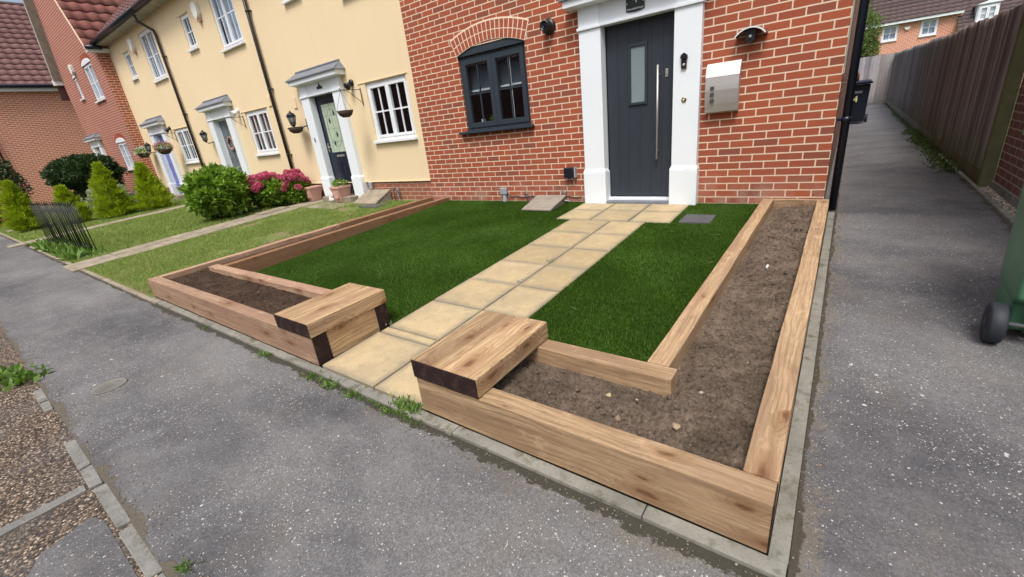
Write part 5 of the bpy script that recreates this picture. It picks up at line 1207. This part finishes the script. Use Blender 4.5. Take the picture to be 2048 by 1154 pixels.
# wheeled bins
def wheelie(origin, rot, body, lid, label, scale=1.0, open_back=True):
    """local frame: back (axle side) faces -Y, width along X, height Z"""
    e = empty('wheelie_bin', origin, label, 'bin', 'wheeled bins'); ORG[e] = Vector((0, 0, 0))
    m = MB()
    def ring(z, w_, y0, y1): return [(-w_ / 2, y0, z), (w_ / 2, y0, z), (w_ / 2, y1, z), (-w_ / 2, y1, z)]
    levels = [ring(.05, .48, .13, .50), ring(.20, .49, .12, .515), ring(.24, .505, .045, .52), ring(.60, .515, .03, .56), ring(.94, .53, .015, .60)]
    vs = [[m.b.verts.new(p) for p in r_] for r_ in levels]
    for A, B in zip(vs, vs[1:]):
        for k in range(4): m.b.faces.new([A[k], A[(k + 1) % 4], B[(k + 1) % 4], B[k]])
    m.b.faces.new(vs[0][::-1]); m.b.faces.new(vs[-1])
    ed = [x_ for x_ in m.b.edges]; bmesh.ops.bevel(m.b, geom=ed, offset=.018, segments=3, affect='EDGES', profile=.5)
    for f in m.b.faces: f.smooth = True
    m.build('body', body, e)
    m = MB(); m.box(-.30, .30, -.01, .69, .945, .985, bev=.012); m.build('rim', body, e)
    m = MB(); m.hexa([(-.29, -.02, .987), (.29, -.02, .987), (.29, .72, .987), (-.29, .72, .987), (-.26, .01, 1.045), (.26, .01, 1.045), (.25, .66, 1.02), (-.25, .66, 1.02)]); L_ = m.build('lid', lid, e)
    m = MB(); m.tube([(-.25, -.055, .97), (.25, -.055, .97)], .016, 10); m.tube([(-.22, -.055, .97), (-.22, .02, .97)], .014, 8); m.tube([(.22, -.055, .97), (.22, .02, .97)], .014, 8); m.build('handle', body, e)
    m = MB(); m.tube([(-.27, .07, .105), (.27, .07, .105)], .012, 10); m.build('axle', M['greymetal'], e)
    m = MB()
    for s in (-1, 1): m.prism([(.03, .24), (.12, .26), (.12, .05), (.09, .07), (.045, .12)], s * .17 - .012, s * .17 + .012, 'X')
    m.build('axle_housing', body, e)
    for s in (-1, 1):
        m = MB(); m.lathe([(.070, -.03), (.095, -.031), (.104, -.022), (.104, .022), (.095, .031), (.070, .03)], (s * .29, .07, .104), 'X', 32); wh = m.build('wheel', M['rubber'], e)
        m = MB(); m.lathe([(.072, -.020), (.072, .020)], (s * .29, .07, .104), 'X', 24); m.lathe([(.028, -.034), (.022, .034)], (s * .29, .07, .104), 'X', 12)
        for k in range(6):
            a = math.pi * k / 3; m.tube([(s * .29 + s * .024, .07 + .02 * math.cos(a), .104 + .02 * math.sin(a)), (s * .29 + s * .024, .07 + .068 * math.cos(a), .104 + .068 * math.sin(a))], .007, 6)
        m.build('hub', M['black'], wh)
    e.rotation_euler = (0, 0, rot); e.scale = (scale,) * 3
    return e
gb = wheelie((1.075, -2.525, az(-2.45)), R(-4), M['bingreen'], M['bingreen'], 'green wheelie bin at the right edge, seen from behind with its wheel', .98)
bb = wheelie((.22, 10.95, az(10.6)), R(180), M['binblack'], M['binblack'], 'black wheelie bin with numeral 4 standing in the alley against the house', 1.05)
t_ = text_mesh('numeral', '4', .22, M['cream_paint'], (0, 0, 0), (R(90), 0, 0), bb); t_.parent = bb; t_.matrix_local = Matrix.Translation((.0, .585, .60)) @ Matrix.Rotation(R(180), 4, 'Z')
m = MB(); m.box(-.12, .12, .590, .597, .74, .80); 
for v in m.b.verts: pass
lb = m.build('label_strip', M['greymetal'], bb)
m = MB(); x, y, z = .20, 10.6, az(10.6) + 1.08
m.lathe([(.035, 0), (.036, .14), (.014, .19), (.013, .24)], (x, y, z), 'Z', 14); tag(m.build('bottle', plain('brown bottle', (.12, .03, .015), .2, .5)), 'small brown bottle standing on the lid of the black bin', 'bottle')

# ------------------------------------------------------------------ planting
def shrub(name, c, rad, n, L, W, mat, label, cat='shrub', group=None, lump=.2, shell=.4, up=.4, seed=0, stems=5):
    e = empty(name, (c[0], c[1], gz(c[1])), label, cat, group); zg = gz(c[1]); zc = zg + c[2]
    V, _ = bush_leaves((c[0], c[1], zc), rad, n, L, W, lump, shell, seed, up); V[:, 2] = np.maximum(V[:, 2], zg + .01); np_mesh('foliage', V, 4, mat, e)
    m = MB()
    for k in range(stems):
        a = 6.28 * k / stems + seed; m.tube([(c[0] + .04 * math.cos(a), c[1] + .04 * math.sin(a), zg - .02), (c[0] + rad[0] * .35 * math.cos(a), c[1] + rad[1] * .35 * math.sin(a), zc), (c[0] + rad[0] * .6 * math.cos(a), c[1] + rad[1] * .6 * math.sin(a), zc + rad[2] * .5)], .018, 6, r2=.006)
    m.build('stems', M['bark'], e); return e
def conifer(x, y, h, r, label, seed, lean=0):
    zg = gz(y); e = empty('conifer', (x, y, zg), label, 'conifer', 'golden conifers in the far gardens')
    n = int(7500 * h * r * 2); t = rng.uniform(0, 1, n) ** 1.25; a = rng.uniform(0, 6.283, n)
    prof = (1 - t) ** .95 * (1 - .35 * np.exp(-t * 12)) + .015
    lump = 1 + .95 * (fbm(a * 1.1 + seed, t * 8, 1.4, 3, seed) - .5) * 2
    rr = r * prof * lump * (rng.uniform(.25, 1, n) ** .4); P = np.stack([x + rr * np.cos(a) + lean * t * h, y + rr * np.sin(a), zg + .03 + t * h * .96], 1)
    D = np.stack([np.cos(a) * .7, np.sin(a) * .7, np.full(n, .75)], 1) + unit(n) * .45; D /= np.linalg.norm(D, axis=1)[:, None]
    np_mesh('foliage', leaf_quads(P, D, unit(n), rng.uniform(.06, .15, n), rng.uniform(.007, .014, n)), 4, M['leafconif'], e)
    m = MB(); m.tube([(x, y, zg - .02), (x + lean * h * .5, y, zg + h * .6)], .035, 8, r2=.012); m.build('trunk', M['bark'], e)
conifer(-17.55, -3.75, 1.30, .46, 'golden conifer behind the left end of the black railing', 1)
conifer(-16.55, -2.95, .98, .40, 'shortest golden conifer, just behind the middle of the railing', 2)
conifer(-15.95, -2.15, 1.42, .44, 'tall golden conifer right of the railing in front of the dark hedge', 3)
conifer(-15.6, -1.35, 1.26, .42, 'golden conifer nearest the blue door and the brick corner', 4)
shrub('hedge_bush', (-20.3, -1.7, 1.22), (1.85, .9, .50), 15000, .10, .035, M['leafdark'], 'large dark green clipped bush in front of the gabled house', 'bush', None, .16, .55, .2, 4, 7)
shrub('hedge_bush', (-19.8, -1.6, .65), (.85, .6, .5), 5000, .09, .03, M['leafdark'], 'lower dark green mass under the large clipped bush', 'bush', None, .3, .5, .2, 14, 5)
shrub('variegated_shrub', (-17.6, -1.9, .42), (.55, .5, .42), 3200, .07, .03, M['leafvar'], 'pale silvery variegated shrub between two golden conifers', 'shrub', None, .25, .4, .3, 5)
shrub('yellow_shrub', (-22.1, -4.0, .5), (.75, .7, .62), 5200, .07, .028, M['leafyellow'], 'yellow brown rounded shrub at the far left edge', 'shrub', None, .25, .5, .3, 6)
shrub('dark_shrub', (-25.4, -3.6, 1.2), (1.0, 1.0, 1.1), 6000, .10, .04, M['leafdark'], 'very dark evergreen at the far left behind the yellow shrub', 'shrub', None, .25, .5, .3, 7)
shrub('hydrangea_bush', (-10.15, -1.62, .50), (.52, .52, .45), 6500, .12, .036, M['leafgreen'], 'large bright green leafy bush in front of the grey door', 'bush', None, .22, .45, .35, 8, 8)
for (x, y, r_, h_, nf, lab) in ((-10.05, -.66, .58, .56, 46, 'pink flowering hydrangea under the terrace wall, nearest the green bush'), (-9.50, -.36, .34, .56, 22, 'smaller pink flowering hydrangea beside the left terracotta pot')):
    e = shrub('pink_hydrangea', (x, y, h_ * .55), (r_, r_ * .72, h_ * .55), 4200, .09, .03, M['leafgreen'], lab, 'hydrangea', 'pink hydrangeas', .15, .45, .3, int(r_ * 100))
    fh = None
    for k in range(nf):
        a = rnd.uniform(0, 6.28); ph = rnd.uniform(.12, 1.35); d = Vector((math.cos(a) * math.cos(ph), math.sin(a) * math.cos(ph) * .9 - .12, math.sin(ph)))
        p_ = Vector((x + d.x * r_ * 1.06, y + d.y * r_ * .82, gz(y) + h_ * .55 + d.z * h_ * .64))
        if fh is None:
            V, _ = bush_leaves((0, 0, 0), (.085, .085, .062), 260, .034, .017, .1, .8, 3, .3); fh = np_mesh('flower_head', V, 4, M['pink']); fh.parent = e; f1 = fh
        else:
            f1 = fh.copy(); col.objects.link(f1); f1.parent = e
        f1.location = p_ - e.location; f1.rotation_euler = (rnd.uniform(-.5, .5), rnd.uniform(-.5, .5), a); s = rnd.uniform(.75, 1.15); f1.scale = (s, s, s)
# pots, ornament, rock, cover at the navy door
def pot(x, y, label, plant=0):
    e = empty('plant_pot', (x, y, .02), label, 'pot', 'square terracotta pots'); zb = gz(y) + .02; m = MB(); a, b = .095, .145
    m.hexa([(x - a, y - a, zb), (x + a, y - a, zb), (x + a, y + a, zb), (x - a, y + a, zb), (x - b, y - b, zb + .27), (x + b, y - b, zb + .27), (x + b, y + b, zb + .27), (x - b, y + b, zb + .27)])
    m.build('pot_body', M['terracotta'], e); m = MB(); m.box(x - .155, x + .155, y - .155, y + .155, zb + .262, zb + .30, bev=.006); m.build('rim', M['terracotta'], e)
    m = MB(); m.box(x - .065, x + .065, y - .142, y - .10, zb + .07, zb + .21, bev=.006); m.build('relief_panel', M['terracotta'], e)
    if plant:
        V, _ = bush_leaves((x, y, zb + .34), (.13, .12, .08), 160, .06, .02, seed=2); np_mesh('leaves', V, 4, M['leafgreen'], e)
pot(-9.12, -.20, 'pale square terracotta pot at the left side of the navy door'); pot(-8.02, -.22, 'pale square terracotta pot with a small green plant in front of the navy door', 1)
e = MB(); 
for (dx, dz, r_) in ((0, .05, .055), (.03, .12, .04), (-.035, .09, .035), (.05, .05, .04), (-.05, .04, .035)): e.lathe([(0, dz - r_), (r_ * .7, dz - r_ * .7), (r_, dz), (r_ * .7, dz + r_ * .7), (0, dz + r_)], (-8.30 + dx, -.30, gz(-.3) + .012), 'Z', 10)
tag(e.build('garden_ornament', M['pinkstone']), 'small white garden ornament between the two terracotta pots', 'ornament')
t = bmesh.new(); bmesh.ops.create_icosphere(t, subdivisions=4, radius=1)
for v in t.verts:
    f = 1 + .22 * math.sin(v.co.x * 5 + 1) * math.cos(v.co.z * 6) + .1 * math.sin(v.co.y * 13 + v.co.x * 9); v.co = Vector((v.co.x * .62 * f, v.co.y * .35 * f, v.co.z * .25 * f))
me = bpy.data.meshes.new('rock'); t.to_mesh(me); t.free(); o = obj_from('rock', me, M['rock'], None, True); o.location = (-19.0, -.75, .10); tag(o, 'grey green rockery stone at the foot of the brick corner by the blue door', 'rock')
dc2 = empty('drain_cover', (-7.0, -.2, 0), 'plain concrete slab leaning over the drain beside the navy door', 'drain cover')
m = MB(); q0 = gz(-.4)
m.hexa([(-7.40, -.42, q0), (-6.72, -.42, q0), (-6.72, -.02, .17), (-7.40, -.02, .17), (-7.40, -.42, q0 + .03), (-6.72, -.42, q0 + .03), (-6.72, -.02, .20), (-7.40, -.02, .20)]); m.build('slab', M['concretelight'], dc2)
m = MB(); m.prism([(-.40, q0), (-.02, q0), (-.02, .165), (-.36, q0 + .01)], -6.735, -6.725, 'X'); m.build('side_board', M['greyslat'], dc2)
m = MB(); m.tube([(-6.6, -.04, -.05), (-6.6, -.04, .18), (-6.52, -.04, .25), (-6.45, -.04, .18), (-6.45, -.04, .02)], .012, 8); m.tube([(-6.5, -.06, .2), (-6.42, -.08, .08), (-6.5, -.1, .0)], .009, 6)
tag(m.build('drain_pipework', M['greymetal']), 'small bent grey pipes at the plinth of the navy door house', 'pipe')
m = MB(); m.box(-7.31, -7.23, -.05, -.003, .20, .34, bev=.01); tag(m.build('cable_entry_box', M['grey']), 'small grey box low on the plinth right of the navy door', 'cable box')
m = MB(); m.box(-6.95, -6.45, -.62, -.36, gz(-.5) - .02, gz(-.5) + .02, bev=.004); tag(m.build('inspection_cover', M['drainslate']), 'grey inspection cover in the neighbour lawn beside the narrow bed', 'cover')
# iron railing
Rl = empty('iron_railing', (-11.3, -3.95, -.19), 'low black iron railing panels standing at the street edge of the neighbour garden', 'railing')
def pale_row(x0, x1, y0, y1, n, h, z0):
    for (za, r_) in ((.13, .007), (h - .10, .007)):
        m = MB(); m.tube([(x0, y0, z0 + za), (x1, y1, z0 + za)], r_, 6); m.build('rail', M['iron'], Rl)
    proto = None
    for k in range(n):
        t = k / (n - 1); p_ = Vector((x0 + (x1 - x0) * t, y0 + (y1 - y0) * t, z0))
        if proto is None:
            m = MB(); m.tube([p_, p_ + Vector((0, 0, h))], .008, 6); m.lathe([(.006, h), (.011, h + .02), (0, h + .05)], tuple(p_), 'Z', 6); proto = m.build('pale', M['iron'], Rl); b0 = p_
        else:
            c = proto.copy(); col.objects.link(c); c.parent = Rl; c.location = p_ - b0; c.rotation_euler = (0, 0, 0)
pale_row(-9.98, -12.7, -3.87, -4.03, 21, .84, -.19); pale_row(-10.2, -12.8, -3.78, -3.92, 14, .84, -.185)
m = MB(); m.box(-11.5, -10.6, -3.93, -3.92, .18, .50); m.b.free()
# weeds and small plants
def weeds(name, pts, label, mat=M['weed'], n=26, L=.05, W=.010, spread=.05, up=.7):
    V = []
    for (x, y, z, s) in pts:
        k = int(n * s); P = np.stack([x + rng.normal(size=k) * spread * s, y + rng.normal(size=k) * spread * .6 * s, np.full(k, z + .003)], 1)
        D = unit(k) * .8 + np.array([0, 0, up]); D[:, 2] = np.abs(D[:, 2]); D /= np.linalg.norm(D, axis=1)[:, None]
        V.append(leaf_quads(P, D, unit(k) + np.array([0, 0, .8]), L * s * rng.uniform(.5, 1.2, k), W * s * rng.uniform(.6, 1.2, k)))
    return tag(np_mesh(name, np.concatenate(V), 4, mat), label, None, None, 'stuff')
weeds('weeds', [(-2.05 + i * .075, -4.262 + rnd.uniform(-.01, .01), ZP, rnd.uniform(.4, .9)) for i in range(9)] + [(-1.62 + i * .05, -4.21, -.2, .9) for i in range(3)] + [(-3.05, -4.27, ZP, .7), (-3.0, -4.25, ZP, .6), (-4.1, -4.27, ZP, .5), (-2.4, -4.265, ZP, .8), (-2.2, -4.262, ZP, 1.0)], 'green weeds growing along the flush kerb in front of the slab path', n=75, L=.042, W=.0055, spread=.04)
weeds('weeds', [(-1.93, -2.65, gz(-2.65) + .012, .8), (-1.92, -2.17, gz(-2.17) + .012, .9), (-1.9, -1.86, gz(-1.86) + .012, .3), (-2.46, -3.62, gz(-3.6) + .01, .6)], 'small grey green weeds in the joints of the slab path', mat=M['leafvar'], n=22, L=.045, W=.006, spread=.03, up=.3)
weeds('weeds', [(1.26 + rnd.uniform(-.05, .03), y_, az(y_), rnd.uniform(.8, 1.9) * (1 if 2.2 < y_ < 8 else .5)) for y_ in np.arange(1.7, 14, .16)], 'weeds along the foot of the tall board fence', mat=M['weeddark'], n=40, L=.034, W=.008, spread=.04)
weeds('weeds', [(.135, y_, az(y_), rnd.uniform(.2, .5)) for y_ in np.arange(-4.0, .1, .33)], 'tiny tufts in the crack beside the alley edging', n=12, L=.03, W=.005, spread=.03)
weeds('roadside_weeds', [(-4.55, -5.31, ZP, 1.4), (-4.45, -5.35, ZP, 1.1), (-4.75, -5.40, ZP, 1.2)], 'broad leaved green weeds at the road kerb on the left', n=40, L=.06, W=.014, spread=.06)
weeds('roadside_weeds', [(-1.60, -5.22, ZP, .8), (-4.85, -5.34, ZP, 1.0)], 'small tuft of weeds beside the broken road kerb', n=30, L=.04, W=.006, spread=.03)
p = area_pts([(-13.3, -9.8, -4.2, -3.78)], 420); P = np.stack([p[:, 0], p[:, 1], gz(p[:, 1])], 1); k = len(P); D = unit(k) * .9 + np.array([0, 0, .9]); D[:, 2] = np.abs(D[:, 2]); D /= np.linalg.norm(D, axis=1)[:, None]
tag(np_mesh('ground_cover', leaf_quads(P, D, unit(k) + np.array([0, 0, .8]), rng.uniform(.10, .22, k), rng.uniform(.018, .035, k)), 4, M['weed']), 'low leafy ground cover around the foot of the black railing', None, None, 'stuff')
for (x0, x1, y0, y1, n_, z, lab) in ((-2.5, .1, -4.34, -4.245, 420, lambda y: ZP, 'grit lying in the dirt along the front kerb'), (-6, 1, -5.27, -5.17, 700, lambda y: ZP, 'loose grit along the road kerb'), (.11, .18, -4.2, .2, 420, az, 'loose grit beside the alley edging')):
    P = np.stack([rng.uniform(x0, x1, n_), rng.uniform(y0, y1, n_), np.zeros(n_)], 1); P[:, 2] = [z(q) + .004 for q in P[:, 1]]; pebbles('grit', P, rng.uniform(.001, .0045, n_), M['pebble'], lab)
P = np.stack([rng.uniform(-14, 2, 9000), rng.uniform(-7, -5.32, 9000), np.full(9000, -.230)], 1); pebbles('road_chippings', P, rng.uniform(.0015, .0048, 9000), M['pebble'], 'brown and cream chippings standing out of the road surface')
# stopcock cover
m = MB(); m.lathe([(.0, ZP + .004), (.094, ZP + .002), (.094, ZP + .005), (.085, ZP + .0055), (.083, ZP + .004), (0, ZP + .004)], (-3.665, -5.0, 0), 'Z', 32)
for k in range(-3, 4): L = math.sqrt(max(0, .078 ** 2 - (k * .022) ** 2)); m.box(-3.665 + k * .022 - .005, -3.665 + k * .022 + .005, -5.0 - L, -5.0 + L, ZP + .004, ZP + .0065)
tag(m.build('stopcock_cover', M['concrete']), 'small round ribbed metal cover set in the pavement', 'cover')
# fallen straws on the turf
m = MB()
for (x, y, L, a) in ((-1.25, -2.95, .05, 2.8), (-.78, -1.2, .07, .2), (-.65, -1.9, .05, .9), (-3.9, -2.4, .05, 1.0)):
    z = gz(y) + .021; m.tube([(x, y, z), (x + L * math.cos(a), y + L * math.sin(a), z + .004)], .0013, 5)
tag(m.build('straw_bits', plain('straw', (.22, .25, .12), .8, .2)), 'few pale straws lying on the turf', None, None, 'stuff')
m = MB(); m.box(-.245, -.232, -2.02, -1.965, zsoil(g1, -.24, -2.0) + .002, zsoil(g1, -.24, -2.0) + .014, bev=.003); tag(m.build('plastic_scrap', M['signwhite']), 'tiny white scrap on the soil of the right bed', 'scrap')
for o in list(bpy.data.objects):
    if o.type == 'MESH' and o.parent is None and not o.get('kind') and not o.get('label'): print('UNTAGGED', o.name)
